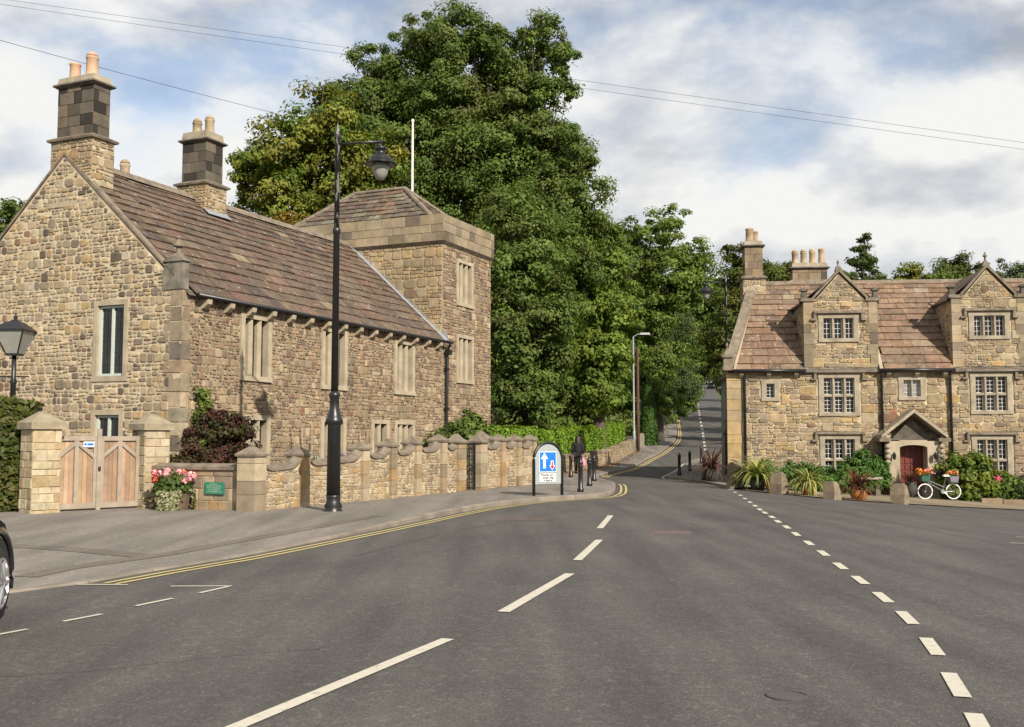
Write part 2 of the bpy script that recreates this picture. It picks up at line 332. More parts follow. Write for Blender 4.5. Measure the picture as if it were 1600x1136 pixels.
# painted markings, each a thing-less piece of the road
rm = empty('road_marking'); rm['kind'] = 'structure'
def dash(p, q, w, mat=WHITE, name='dash'):
    m = MB(); ribbon(m, seg(p, q, .8), w, .008); m.build(name, mat, rm)
for p, q, w in (((-1.72, 5.6), (-.52, 8.7), .11), ((-.08, 10.06), (.70, 12.94), .12), ((.88, 14.39), (1.42, 17.35), .12), ((1.62, 19.64), (2.13, 23.0), .12)): dash(p, q, w)
GW = [(7.64, 37.29), (7.3, 34.8), (6.99, 32.54), (6.66, 30.4), (6.36, 28.41), (6.1, 26.7), (5.86, 25.16), (5.7, 24), (5.52, 22.6), (5.33, 21.35), (5.14, 19.93), (4.91, 18.42), (4.68, 16.81), (4.46, 15.29), (4.22, 13.73), (4.02, 12.35), (3.81, 11.0), (3.59, 9.74), (3.28, 8.39), (2.92, 7.09), (2.61, 6.0), (2.3, 5.0)]
for i, p in enumerate(GW):
    t = (Vector(GW[max(0, i - 1)]) - Vector(GW[min(len(GW) - 1, i + 1)])).normalized() * .36
    dash(Vector(p) - t, Vector(p) + t, .105)
for p, q in (((-4.45, 8.5), (-4.13, 9.14)), ((-3.99, 9.53), (-3.8, 9.93)), ((-3.66, 10.42), (-3.46, 10.92)), ((-3.3, 11.3), (-3.13, 11.79)), ((-3.77, 11.82), (-3.1, 11.84)), ((-4.87, 11.97), (-4.29, 11.94)), ((7.95, 17.03), (9.6, 16.6)), ((8.65, 18.3), (9.8, 18.1))): dash(p, q, .055)
m1 = [p for p in kl if 12.1 < p.y < 40.2]
for o in (.2, .36):
    m = MB(); ribbon(m, offset_line(m1, o), .065, .008); m.build('yellow_line', YELLOW, rm)
m2 = [p for p in kl if 47 < p.y < 130]
for o in (.22, .42):
    m = MB(); ribbon(m, offset_line(m2, o), .09, .009); m.build('yellow_line', YELLOW, rm)
m = MB(); ribbon(m, offset_line([p for p in IS if p.y < 62 and p.y > 42], -.2), .1, .009); m.build('edge_line', WHITE, rm)
cl2 = smooth_line(CL, 1.0)
for i in range(0, 230, 6):
    if i + 4 < len(cl2): m = MB(); ribbon(m, cl2[i:i + 4], .2, .012); m.build('dash', WHITE, rm)
TRENCH = asphalt('trench_patch', (.15, .129, .108), (.185, .16, .136), .3, (.13, .11, .09))
def patch(pts, w):
    m = MB(); P = smooth_line(pts, .5); a, b = offset_line(P, -w / 2), offset_line(P, w / 2); n = len(P)
    m.add([(q.x, q.y, G(q.x, q.y) + pav_off(q.x, q.y) + .006) for q in a + b], [(i, i + n, i + n + 1, i + 1) for i in range(n - 1)]); o = m.build('asphalt_patch', TRENCH); o['kind'] = 'structure'
patch([(-5.7, 12.5), (-5.55, 13.4), (-4.95, 14.75), (-4.45, 16.4), (-3.45, 19.4), (-2.7, 21.6)], .32); patch([(-9.6, 16.4), (-7.2, 16.0), (-5.05, 14.75)], .4)
rgc = random.Random(3)
def crack(pts, w):
    P = [p + Vector((rgc.uniform(-.03, .03), rgc.uniform(-.03, .03))) for p in smooth_line(pts, .12)]; m = MB(); ribbon(m, P, w, .005); o = m.build('road_seam', SEAM); o['kind'] = 'structure'
SEAM = plain('tar_seam', (.068, .063, .058), .8, var=.3, scale=8)
crack([(-3.6, 7.3), (-2.9, 7.55), (-2.2, 8.0), (-1.5, 8.3)], .007); crack([(-2.2, 15), (-1.2, 18.4), (.4, 22.6), (1.9, 26)], .014)
m = MB(); ribbon(m, seg((-.55, 21.7), (.8, 21.9), .3), .5, .004); o = m.build('asphalt_patch', asphalt('reddish_patch', (.15, .095, .07), (.12, .1, .088), .5, (.11, .1, .09))); o['kind'] = 'structure'
# manhole covers and a round iron lid
def cover(x, y, sx, sy, rz, label, mat, rnd=False):
    m = MB()
    if rnd: m.lathe(0, 0, [(sx, -.05), (sx, .008), (sx * .94, .01), (sx * .94, .006), (sx * .1, .007)], 24)
    else:
        m.box(-sx / 2, sx / 2, -sy / 2, sy / 2, -.05, .006)
        for k in range(5): m.box(-sx / 2 + .03, sx / 2 - .03, -sy / 2 + sy * (k + .15) / 5, -sy / 2 + sy * (k + .8) / 5, .006, .011)
    o = m.build('manhole_cover', mat, loc=(x, y, G(x, y)), rz=rz); tag(o, label, 'manhole cover')
cover(2.8, 18.8, .72, .62, R(-8), 'rectangular ribbed iron cover in the middle of the right lane', plain('pinkish_iron', (.13, .09, .085), .7))
cover(1.73, 6.79, .13, .13, 0, 'small round iron lid in the asphalt near the bottom edge', plain('lid_iron', (.07, .063, .06), .5), True)

# ------------------------------------------------------------------ masonry
def poly_area(p): return .5 * sum(p[i][0] * p[(i + 1) % len(p)][1] - p[(i + 1) % len(p)][0] * p[i][1] for i in range(len(p)))
def clip(poly, a, b, c):
    """keep a*u+b*v<=c"""
    out = []
    for i in range(len(poly)):
        p, q = poly[i], poly[(i + 1) % len(poly)]; dp, dq = a * p[0] + b * p[1] - c, a * q[0] + b * q[1] - c
        if dp <= 0: out.append(p)
        if dp * dq < 0: t = dp / (dp - dq); out.append((p[0] + (q[0] - p[0]) * t, p[1] + (q[1] - p[1]) * t))
    return out
def hull_planes(poly):
    P = []
    for i in range(len(poly)):
        (x0, y0), (x1, y1) = poly[i], poly[(i + 1) % len(poly)]; nx_, ny_ = y1 - y0, x0 - x1; l = math.hypot(nx_, ny_); P.append((nx_ / l, ny_ / l, (nx_ * x0 + ny_ * y0) / l))
    return P
def rubble(rng, outline, holes, rowh=(.24, .36), big=.3, gap=.014, wmul=1.0, small=(2, 3)):
    """random rubble inside a convex counter-clockwise outline, round rectangular holes; returns polygons"""
    us = [p[0] for p in outline]; vs = [p[1] for p in outline]; planes = hull_planes(outline); cells = []
    ph = [rng.uniform(0, 6.3) for _ in range(3)]
    def wav(u, j): return .022 * math.sin(u * 2.1 + j * 1.7 + ph[0]) + .014 * math.sin(u * 5.3 + j * 2.9 + ph[1])
    v = min(vs); j = 0
    while v < max(vs):
        h = rng.uniform(*rowh); u = min(us) - rng.uniform(0, .3)
        lo = (lambda u, v=v, j=j: v + wav(u, j)); hi = (lambda u, v=v + h, j=j + 1: v + wav(u, j))
        while u < max(us):
            if rng.random() < big:
                w = h * rng.uniform(.8, 1.7) * wmul; cells.append([(u, lo(u)), (u + w, lo(u + w)), (u + w, hi(u + w)), (u, hi(u))])
            else:
                w = rng.uniform(.35, .95) * wmul; n = rng.choice(small); fr = [0]
                for k in range(n): fr.append(fr[-1] + rng.uniform(.7, 1.4))
                fr = [x / fr[-1] for x in fr]
                for k in range(n):
                    x = u
                    while x < u + w - .02:
                        ww = min(u + w - x, h / n * rng.uniform(1.0, 2.6) * wmul)
                        if u + w - x - ww < .08: ww = u + w - x
                        L_ = lambda q, f: lo(q) + (hi(q) - lo(q)) * f
                        cells.append([(x, L_(x, fr[k])), (x + ww, L_(x + ww, fr[k])), (x + ww, L_(x + ww, fr[k + 1])), (x, L_(x, fr[k + 1]))]); x += ww
            u += w
        v += h; j += 1
    out = []
    for c in cells:
        cx = sum(p[0] for p in c) / 4; cy = sum(p[1] for p in c) / 4
        w = c[1][0] - c[0][0]; h = c[3][1] - c[0][1]; g = gap * rng.uniform(.6, 1.6); k = rng.uniform(.10, .27) * min(w, h); poly = []
        for q in range(4):
            p = c[q]; p = (p[0] + math.copysign(g, cx - p[0]), p[1] + math.copysign(g, cy - p[1]))
            pr, nx_ = c[q - 1], c[(q + 1) % 4]
            for o in (pr, nx_):
                dx, dy = o[0] - p[0], o[1] - p[1]; l = math.hypot(dx, dy) or 1; f = k * rng.uniform(.5, 1.3) / l
                poly.append((p[0] + dx * f + rng.uniform(-.008, .008), p[1] + dy * f + rng.uniform(-.008, .008)))
        for a, b, cc_ in planes:
            poly = clip(poly, a, b, cc_ - .004)
            if len(poly) < 3: break
        if len(poly) < 3: continue
        for (a0, a1, b0, b1) in holes:
            if max(p[0] for p in poly) > a0 and min(p[0] for p in poly) < a1 and max(p[1] for p in poly) > b0 and min(p[1] for p in poly) < b1:
                opts = [clip(poly, 1, 0, a0), clip(poly, -1, 0, -a1), clip(poly, 0, 1, b0), clip(poly, 0, -1, -b1)]
                opts = [o for o in opts if len(o) > 2]; poly = max(opts, key=lambda o: abs(poly_area(o))) if opts else []
            if len(poly) < 3: break
        if len(poly) >= 3 and abs(poly_area(poly)) > .0025: out.append(poly)
    return out
def ashlar(rng, outline, holes, rowh=(.28, .34), w=(.35, .7), gap=.006):
    us = [p[0] for p in outline]; vs = [p[1] for p in outline]; planes = hull_planes(outline); out = []; v = min(vs)
    while v < max(vs) - .03:
        h = rng.uniform(*rowh); h = max(vs) - v if max(vs) - v - h < .1 else h; u = min(us)
        u -= rng.uniform(0, w[0] * .8)
        while u < max(us):
            ww = rng.uniform(*w); poly = [(u + gap, v + gap), (u + ww - gap, v + gap), (u + ww - gap, v + h - gap), (u + gap, v + h - gap)]; u += ww
            for a, b, c in planes:
                poly = clip(poly, a, b, c - .003)
                if len(poly) < 3: break
            for (a0, a1, b0, b1) in holes:
                if len(poly) > 2 and max(p[0] for p in poly) > a0 and min(p[0] for p in poly) < a1 and max(p[1] for p in poly) > b0 and min(p[1] for p in poly) < b1:
                    opts = [o for o in (clip(poly, 1, 0, a0), clip(poly, -1, 0, -a1), clip(poly, 0, 1, b0), clip(poly, 0, -1, -b1)) if len(o) > 2]
                    poly = max(opts, key=lambda o: abs(poly_area(o))) if opts else []
            if len(poly) >= 3 and abs(poly_area(poly)) > .01: out.append(poly)
        v += h
    return out
def stone_mb(rng, poly, m, proud, colr, d0=-.02, inset=.82):
    s = MB(); s.cur = colr; n = len(poly); cx = sum(p[0] for p in poly) / n; cy = sum(p[1] for p in poly) / n
    sk = (rng.uniform(-.25, .25), rng.uniform(-.25, .25))
    def dd(p, k): return proud * k * (1 + sk[0] * (p[0] - cx) * 4 + sk[1] * (p[1] - cy) * 4)
    inner = [(cx + (p[0] - cx) * inset, cy + (p[1] - cy) * inset) for p in poly]
    vs = [m(p[0], p[1], d0) for p in poly] + [m(p[0], p[1], dd(p, .55)) for p in poly] + [m(p[0], p[1], dd(p, 1)) for p in inner]
    s.add(vs, [(i, (i + 1) % n, n + (i + 1) % n, n + i) for i in range(n)] + [(n + i, n + (i + 1) % n, 2 * n + (i + 1) % n, 2 * n + i) for i in range(n)] + [tuple(range(2 * n, 3 * n))])
    return s
def jit(rng, c, a=.12):
    k = 1 + rng.uniform(-a, a); return (c[0] * k * (1 + rng.uniform(-.04, .04)), c[1] * k, c[2] * k * (1 + rng.uniform(-.06, .06)))
def pick(rng, pal):
    r = rng.random() * sum(w for w, _ in pal)
    for w, c in pal:
        r -= w
        if r <= 0: return jit(rng, c)
    return jit(rng, pal[-1][1])
PAL_L = [(4, (.40, .315, .205)), (3, (.31, .25, .175)), (1.6, (.22, .18, .135)), (1.1, (.39, .28, .15)), (.7, (.23, .14, .095)), (.6, (.13, .105, .08)), (2.6, (.46, .385, .27))]
PAL_F = [(4, (.31, .235, .155)), (3, (.245, .19, .135)), (2, (.28, .19, .12)), (1, (.165, .125, .095)), (1.8, (.38, .30, .2)), (.6, (.22, .13, .09))]
PAL_P = [(3, (.29, .235, .16)), (2, (.22, .18, .125)), (1.5, (.35, .275, .175)), (.8, (.15, .12, .09))]
PAL_R = [(5, (.33, .255, .16)), (3, (.285, .225, .15)), (1.1, (.37, .265, .135)), (1.5, (.225, .18, .13)), (1.3, (.385, .31, .205)), (.25, (.2, .12, .08))]
PAL_G = [(3, (.40, .325, .22)), (2, (.34, .255, .16)), (1.5, (.28, .22, .15)), (1, (.36, .24, .12))]
PAL_W = [(3, (.50, .42, .29)), (2, (.44, .355, .23)), (1, (.38, .29, .17))]
def finish_pieces(lst, nparts, name, mat, root, restname, smooth=False):
    """lst: (weight, MB, parent). the largest are single objects, the rest one joined part"""
    lst.sort(key=lambda t: -t[0])
    for w, m, par in lst[:nparts]: m.build(name, mat, par, cols=True, smooth=smooth)
    if lst[nparts:]:
        r = MB()
        for w, m, par in lst[nparts:]:
            k = len(r.v); r.v += m.v; r.f += [tuple(i + k for i in f) for f in m.f]; r.c += m.c
        r.build(restname, mat, root, cols=True, kind='stuff')
def wall_face(mb, m, u0, u1, v0, v1, holes, depth=.3):
    us = sorted(set([u0, u1] + [h[0] for h in holes] + [h[1] for h in holes])); vs = sorted(set([v0, v1] + [h[2] for h in holes] + [h[3] for h in holes]))
    us = [u for u in us if u0 <= u <= u1]; vs = [v for v in vs if v0 <= v <= v1]
    for a, b in zip(us, us[1:]):
        for c, d in zip(vs, vs[1:]):
            if any(h[0] < (a + b) / 2 < h[1] and h[2] < (c + d) / 2 < h[3] for h in holes): continue
            mb.add([m(a, c, 0), m(b, c, 0), m(b, d, 0), m(a, d, 0)], [(0, 1, 2, 3)])
    for a, b, c, d in holes:
        mb.add([m(a, c, 0), m(b, c, 0), m(b, d, 0), m(a, d, 0), m(a, c, -depth), m(b, c, -depth), m(b, d, -depth), m(a, d, -depth)], [(0, 1, 5, 4), (1, 2, 6, 5), (2, 3, 7, 6), (3, 0, 4, 7)])
def mullioned(root, m, u0, u1, v0, v1, lights, stone, rows=1, jw=.16, mw=.11, hood=False, glaze='lead', bars=(2, 4), label=None, sill=.14, glassmat=None, prd=.05):
    """stone surround filling the hole u0..u1, v0..v1; glass 0.14 back"""
    wo_ = MB().mbox(m, u0 - jw * .7, u1 + jw * .7, v1, v1 + jw * .95, -.28, prd + .003).build('window', stone, root)
    MB().mbox(m, u0 - jw * .6, u0 + jw * .55, v0 + .002, v1, -.28, prd).build('jamb', stone, wo_); MB().mbox(m, u1 - jw * .55, u1 + jw * .6, v0 + .002, v1, -.28, prd).build('jamb', stone, wo_)
    MB().mbox(m, u0 - jw * .7, u1 + jw * .7, v0 - sill, v0 + .001, -.28, prd + .03).build('sill', stone, wo_)
    a0, a1 = u0 + jw * .55, u1 - jw * .55; lw = (a1 - a0 - mw * (lights - 1)) / lights
    for k in range(1, lights):
        x = a0 + k * lw + (k - 1) * mw; q = MB()
        q.add([m(x, v0, -.24), m(x + mw, v0, -.24), m(x + mw, v0, -.05), m(x + mw * .7, v0, .03), m(x + mw * .3, v0, .03), m(x, v0, -.05),
               m(x, v1, -.24), m(x + mw, v1, -.24), m(x + mw, v1, -.05), m(x + mw * .7, v1, .03), m(x + mw * .3, v1, .03), m(x, v1, -.05)], [(i, (i + 1) % 6, 6 + (i + 1) % 6, 6 + i) for i in range(6)])
        q.build('mullion', stone, wo_)
    vr = [v0, v1] if rows == 1 else [v0, v0 + (v1 - v0) * .49, v1]
    if rows == 2: MB().mbox(m, a0, a1, vr[1] - .045, vr[1] + .045, -.24, .0).build('transom', stone, wo_)
    for r_ in range(len(vr) - 1):
        for k in range(lights):
            x0 = a0 + k * (lw + mw); x1 = x0 + lw; y0 = vr[r_] + (.045 if r_ else 0); y1 = vr[r_ + 1] - (.045 if r_ < len(vr) - 2 else 0)
            MB().mbox(m, x0, x1, y0, y1, -.17, -.15).build('pane', glassmat or GLASS, wo_)
            q = MB(); bw = .02 if glaze == 'white' else .007; dd = -.12 if glaze == 'white' else -.14
            if glaze == 'white':
                q.mbox(m, x0, x0 + bw, y0, y1, -.15, dd); q.mbox(m, x1 - bw, x1, y0, y1, -.15, dd); q.mbox(m, x0 + bw, x1 - bw, y0, y0 + bw, -.15, dd); q.mbox(m, x0 + bw, x1 - bw, y1 - bw, y1, -.15, dd)
                bw = .013
            for i in range(1, bars[0]): c = x0 + (x1 - x0) * i / bars[0]; q.mbox(m, c - bw / 2, c + bw / 2, y0, y1, -.15, dd - .006)
            for i in range(1, bars[1]): c = y0 + (y1 - y0) * i / bars[1]; q.mbox(m, x0, x1, c - bw / 2, c + bw / 2, -.15, dd - .008)
            q.build('casement' if glaze == 'white' else 'lead_came', WHITEP if glaze == 'white' else BLACK, wo_)
    if hood:
        t = v1 + jw * .95 + .03; q = MB()
        q.mbox(m, u0 - .30, u1 + .30, t, t + .10, 0, .16); q.mbox(m, u0 - .30, u0 - .20, t - .22, t, 0, .13); q.mbox(m, u1 + .20, u1 + .30, t - .22, t, 0, .13)
        q.mbox(m, u0 - .42, u0 - .20, t - .29, t - .215, 0, .14); q.mbox(m, u1 + .20, u1 + .42, t - .29, t - .215, 0, .14)
        q.build('hood_mould', CAPST, wo_)
    return wo_
def slate_field(rng, m, ulo, uhi, w_len, rows, wid, pal, skip=None, sag=None, cut=None):
    """courses of stone slates on a roof plane; m(u,w,h): along, up the slope, above the slope"""
    lst = []; w = 0
    for j in range(len(rows)):
        e = rows[j]; u = ulo(w) - rng.uniform(0, wid[0]); sgn = .0
        while u < uhi(w):
            ww = rng.uniform(*wid); a = max(u, ulo(w)); b = min(u + ww - .014, uhi(w)); u += ww
            if b - a < .06: continue
            if skip and skip((a + b) / 2, w + e / 2): continue
            t0 = rng.uniform(.035, .07); dj = rng.uniform(-.012, .012); tl = rng.uniform(-.006, .006)
            s = MB(); s.cur = pick(rng, pal); sg = (lambda q: sag(q, w) if sag else 0)
            lo_, hi_ = w - .04 + dj, min(w + e + .07, w_len)
            a2, b2 = max(a, ulo(hi_)), min(b, uhi(hi_))
            if b2 - a2 < .03: continue
            vs = [m(a, lo_, .012 + sg(a)), m(b, lo_, .012 + sg(b)), m(b2, hi_, -.002 + sg(b)), m(a2, hi_, -.002 + sg(a)), m(a, lo_ + dj * .4, t0 + .014 + tl + sg(a)), m(b, lo_ - dj * .4, t0 + .014 - tl + sg(b)), m(b2, hi_, .012 + sg(b)), m(a2, hi_, .012 + sg(a))]
            s.add(vs, [(3, 2, 1, 0), (4, 5, 6, 7), (0, 1, 5, 4), (1, 2, 6, 5), (2, 3, 7, 6), (3, 0, 4, 7)]); lst.append((ww * e, s))
        w += e
    return lst
def courses(total, e0, e1):
    r = []; s = 0
    while s < total:
        e = e0 + (e1 - e0) * s / total; r.append(min(e, total - s) if total - s > .06 else .06); s += e
    return r
def pot(root, x, y, z, h, r=.14, mat=TERRA, cowl=False):
    m = MB(); m.lathe(x, y, [(r * 1.1, 0), (r * 1.06, .06), (r * 1.0, .1), (r * .94, h * .84), (r * 1.06, h * .88), (r * 1.08, h * .97), (r * .8, h), (r * .75, h * .9)], 14, z)
    if cowl: m.lathe(x, y, [(r * 1.0, h), (r * .9, h + .06), (r * .5, h + .12), (.01, h + .14)], 12, z)
    return m.build('chimney_pot', mat, root, smooth=True)
def chimney(rng, root, x0, x1, y0, y1, z0, zs, zt, zc, lower_pal, upper_pal, nm='chimney'):
    """lower rubble stack to zs, dressed stack to zt, cap to zc"""
    cx, cy = (x0 + x1) / 2, (y0 + y1) / 2
    b = MB(); b.box(x0 + .012, x1 - .012, y0 + .012, y1 - .012, z0, zs); b.box(x0 + .112, x1 - .112, y0 + .112, y1 - .112, zs, zt); o = b.build(nm, MORTAR, root)
    faces = lambda e: ((lambda u, v, d: (u, y0 + e - d, v), x0 + e, x1 - e), (lambda u, v, d: (x0 + e - d, u, v), y0 + e, y1 - e), (lambda u, v, d: (x1 - e + d, u, v), y0 + e, y1 - e), (lambda u, v, d: (u, y1 - e + d, v), x0 + e, x1 - e))
    for m, a, c in faces(0):
        for p in rubble(rng, [(a, z0), (c, z0), (c, zs), (a, zs)], [], rowh=(.2, .3), big=.6): stone_mb(rng, p, m, .018, pick(rng, lower_pal)).build('stone', STONE, o, cols=True)
    for m, a, c in faces(.1):
        for p in ashlar(rng, [(a, zs + .1), (c, zs + .1), (c, zt), (a, zt)], [], rowh=(.30, .36), w=(.3, .6)): stone_mb(rng, p, m, .012, pick(rng, upper_pal), inset=.95).build('block', ASHLAR, o, cols=True)
    q = MB(); q.frustum(cx, cy, zs, zs + .06, x1 - x0 + .16, y1 - y0 + .16, x1 - x0 + .2, y1 - y0 + .2); q.frustum(cx, cy, zs + .06, zs + .15, x1 - x0 + .2, y1 - y0 + .2, x1 - x0 - .14, y1 - y0 - .14); q.build('string_course', CAPST, o)
    w, d = x1 - x0 - .2, y1 - y0 - .2; q = MB()
    q.frustum(cx, cy, zt, zt + .06, w + .05, d + .05, w + .24, d + .24); q.frustum(cx, cy, zt + .06, zt + .11, w + .24, d + .24, w + .2, d + .2); q.build('cornice', SOOT, o)
    q = MB(); q.frustum(cx, cy, zt + .11, zc - .04, w + .06, d + .06, w, d); q.frustum(cx, cy, zc - .04, zc, w, d, w - .22, d - .22); q.build('cap', DRESSG, o)
    return o
def finial(root, x, y, z, s=1, mat=CAPST):
    MB().lathe(x, y, [(.09 * s, 0), (.1 * s, .05 * s), (.055 * s, .1 * s), (.05 * s, .26 * s), (.11 * s, .3 * s), (.11 * s, .34 * s), (.05 * s, .4 * s), (.06 * s, .46 * s), (.0, .54 * s)], 10, z).build('finial', mat, root, smooth=True)

# ------------------------------------------------------------------ the stone house with tower (left)
rng = random.Random(4)
H1 = empty('stone_house', (-8.43, 26.8, 0), math.atan2(.9145, .4045), 'long rubble stone house with stone slate roof, two chimneys and square corner tower', 'house')
mF = lambda u, v, d: (u, -d, v)
mGa = lambda u, v, d: (-d, u, v)
EV, RZ, SW, LEN, TW = 5.5, 9.45, 8.4, 14.27, 18.6
SL = math.hypot(SW / 2, RZ - EV - .12); ca, sa = (SW / 2) / SL, (RZ - EV - .12) / SL
wins = [(2.42, 3.62, 3.42, 5.02), (6.34, 7.6, 3.36, 5.02), (10.78, 12.03, 3.38, 5.02), (2.4, 3.62, .8, 2.2), (6.34, 7.58, .8, 2.2), (9.3, 10.28, .8, 2.2), (10.82, 12.06, .8, 2.2)]
twins = [(15.52, 16.8, 7.05, 8.62), (15.54, 16.86, 4.02, 5.66)]
mb = MB(); wall_face(mb, mF, 0, LEN, -.2, EV, wins); mb.add([mF(0, -.2, -8.4), mF(LEN, -.2, -8.4), mF(LEN, EV, -8.4), mF(0, EV, -8.4)], [(0, 1, 2, 3)])
fw = mb.build('front_wall', MORTAR2, H1)
gh = [(1.9, 2.84, 3.32, 5.2), (1.98, 2.84, 1.45, 2.3)]
mb = MB(); wall_face(mb, mGa, 0, SW, -.2, EV, gh); mb.add([mGa(0, EV, 0), mGa(SW, EV, 0), mGa(SW / 2, RZ, 0)], [(0, 1, 2)]); gw_ = mb.build('gable_wall', MORTAR, H1)
TH_ = 9.12
mb = MB(); wall_face(mb, mF, LEN + .002, TW, -.2, TH_, twins)
mTl = lambda u, v, d: (LEN - d, u, v)
mTr = lambda u, v, d: (TW + d, u, v)
for mm in (mTl, mTr): mb.add([mm(0, 3, 0) if mm is mTl else mm(0, -.2, 0), mm(8.3, 3, 0) if mm is mTl else mm(8.3, -.2, 0), mm(8.3, TH_, 0), mm(0, TH_, 0)], [(0, 1, 2, 3)])
mb.add([(LEN, 8.3, -.2), (TW, 8.3, -.2), (TW, 8.3, TH_), (LEN, 8.3, TH_)], [(0, 1, 2, 3)])
tw_ = mb.build('tower_wall', MORTAR2, H1)
ST = []
# quoins at the front corner, alternating long and short; each an L-shaped block showing on both faces
qz = .0; k = 0
while qz < 5.45:
    h = rng.uniform(.34, .52); a, b = rng.uniform(.5, .78) if rng.random() < .5 else rng.uniform(.24, .4), rng.uniform(.2, .42)
    q = MB(); q.cur = jit(rng, rng.choice([(.33, .265, .18), (.23, .195, .15), (.28, .21, .14), (.37, .30, .2), (.19, .155, .12)]), .18); z1 = min(qz + h - .03, 5.48); qz += 0
    q.add([(rng.uniform(-.03, .0), rng.uniform(-.03, .0), qz), (b, -.02, qz + .01), (b, .1, qz), (.1, .1, qz), (.1, a, qz), (-.02, a, qz + .015)] + [(rng.uniform(-.02, .01), rng.uniform(-.02, .01), z1), (b - .02, -.015, z1 - .01), (b, .1, z1), (.1, .1, z1), (.1, a, z1), (-.015, a - .02, z1)],
          [(0, 1, 2, 3, 4, 5), (6, 7, 8, 9, 10, 11)] + [(i, (i + 1) % 6, 6 + (i + 1) % 6, 6 + i) for i in range(6)])
    q.build('quoin', STONE, H1, cols=True); qz += h; k += 1
fh = [(a - .12, b + .12, c - .15, d + .16) for a, b, c, d in wins]
for p in rubble(rng, [(.3, -.1), (LEN, -.1), (LEN, EV), (.3, EV)], fh, rowh=(.16, .26), big=.7, gap=.013, wmul=.72, small=(2,)):
    cu = sum(q[0] for q in p) / len(p); ST.append((abs(poly_area(p)) * .62 * (26.8 / (26.8 + cu * .91)) ** 2, stone_mb(rng, p, mF, rng.uniform(.016, .045), pick(rng, PAL_F)), fw))
gho = [(1.9 - .14, 2.84 + .14, 3.1, 5.36), (1.98 - .14, 2.84 + .14, 1.25, 2.44)]
for p in rubble(rng, [(.36, -.1), (SW, -.1), (SW, EV), (SW / 2, RZ - .1), (.36, EV + .3)], gho, rowh=(.15, .25), big=.68, gap=.018, wmul=.95, small=(2,)):
    ST.append((abs(poly_area(p)) * 1.0, stone_mb(rng, p, mGa, rng.uniform(.012, .032), pick(rng, PAL_L), inset=.8), gw_))
th = [(a - .12, b + .12, c - .15, d + .16) for a, b, c, d in twins]
for p in rubble(rng, [(LEN + .05, -.1), (TW, -.1), (TW, TH_), (LEN + .05, TH_)], th, rowh=(.17, .28), big=.6, gap=.012, wmul=.9, small=(2,)):
    ST.append((abs(poly_area(p)) * .3, stone_mb(rng, p, mF, rng.uniform(.016, .045), pick(rng, PAL_F)), tw_))
for p in rubble(rng, [(.0, 5.3), (4.9, 9.12 - .0), (0, 9.12)], [], rowh=(.28, .42), big=.7, gap=.012):
    ST.append((abs(poly_area(p)) * .75, stone_mb(rng, p, mTl, .03, pick(rng, [(3, (.355, .275, .17)), (2, (.30, .235, .15)), (1, (.37, .275, .15)), (.4, (.27, .17, .11))])), tw_))
for p in ashlar(rng, [(0, -.1), (8.3, -.1), (8.3, TH_), (0, TH_)], [], (.4, .5), (.5, .9)): ST.append((.001, stone_mb(rng, p, mTr, .02, pick(rng, PAL_F)), tw_))
finish_pieces(ST, 300, 'stone', STONE, H1, 'small_stones')
# windows of the house
for i, w in enumerate(wins):
    mullioned(H1, mF, *w, 3 if i not in (5,) else 2, DRESS, bars=(2, 7), jw=.15, mw=.13)
for w in twins: mullioned(H1, mF, *w, 3, DRESS, bars=(2, 7), jw=.15, mw=.14)
def casement(w, lights, open_=False):
    u0, u1, v0, v1 = w; q = MB()
    for a, b, c, d in ((u0 - .12, u0 + .01, v0, v1), (u1 - .01, u1 + .12, v0, v1), (u0 - .12, u1 + .12, v1, v1 + .14), (u0 - .16, u1 + .16, v0 - .14, v0)): q.mbox(mGa, a, b, c, d, -.2, .03)
    o = q.build('window', DRESS, H1); f = MB()
    for a, b, c, d in ((u0 + .01, u0 + .08, v0, v1), (u1 - .08, u1 - .01, v0, v1), (u0 + .08, u1 - .08, v1 - .07, v1), (u0 + .08, u1 - .08, v0, v0 + .07), ((u0 + u1) / 2 - .035, (u0 + u1) / 2 + .035, v0 + .07, v1 - .07)): f.mbox(mGa, a, b, c, d, -.14, -.06)
    f.build('window_frame', PALEG, o)
    for a, b in ((u0 + .08, (u0 + u1) / 2 - .035), ((u0 + u1) / 2 + .035, u1 - .08)):
        MB().mbox(mGa, a, b, v0 + .07, v1 - .07, -.125, -.115).build('pane', GLASS, o); c = MB()
        n = int((v1 - v0) / .3)
        for i in range(1, n): z = v0 + (v1 - v0) * i / n; c.mbox(mGa, a, b, z - .006, z + .006, -.115, -.105)
        c.mbox(mGa, (a + b) / 2 - .006, (a + b) / 2 + .006, v0 + .07, v1 - .07, -.115, -.106); c.build('lead_came', BLACK, o)
    return o
casement(gh[0], 2); casement(gh[1], 2)
# roof: two slopes under stone slates
mRo = lambda u, w, h: (u, -.18 + w * ca - h * sa, EV + .05 - .18 * sa / ca + w * sa + h * ca)
RL = (SW / 2 + .18) / ca
mb = MB(); mb.add([mRo(.1, 0, -.05), mRo(LEN, 0, -.05), mRo(LEN, RL, -.05), mRo(.1, RL, -.05), (.1, SW, EV), (LEN, SW, EV)], [(0, 1, 2, 3), (3, 2, 5, 4)])
rf = mb.build('roof', SOOT, H1)
PAL_S = [(5, (.15, .106, .077)), (3, (.13, .097, .073)), (2, (.15, .115, .086)), (1, (.16, .1, .075)), (.25, (.23, .18, .125)), (1, (.105, .082, .068))]
sagf = lambda u, w: -.05 * math.sin(math.pi * u / LEN) * (w / RL) + .012 * math.sin(u * 1.9 + w * 1.1)
sl = slate_field(rng, mRo, lambda w: .32, lambda w: LEN - .02, RL, courses(RL, .52, .28), (.35, .8), PAL_S, sag=sagf)
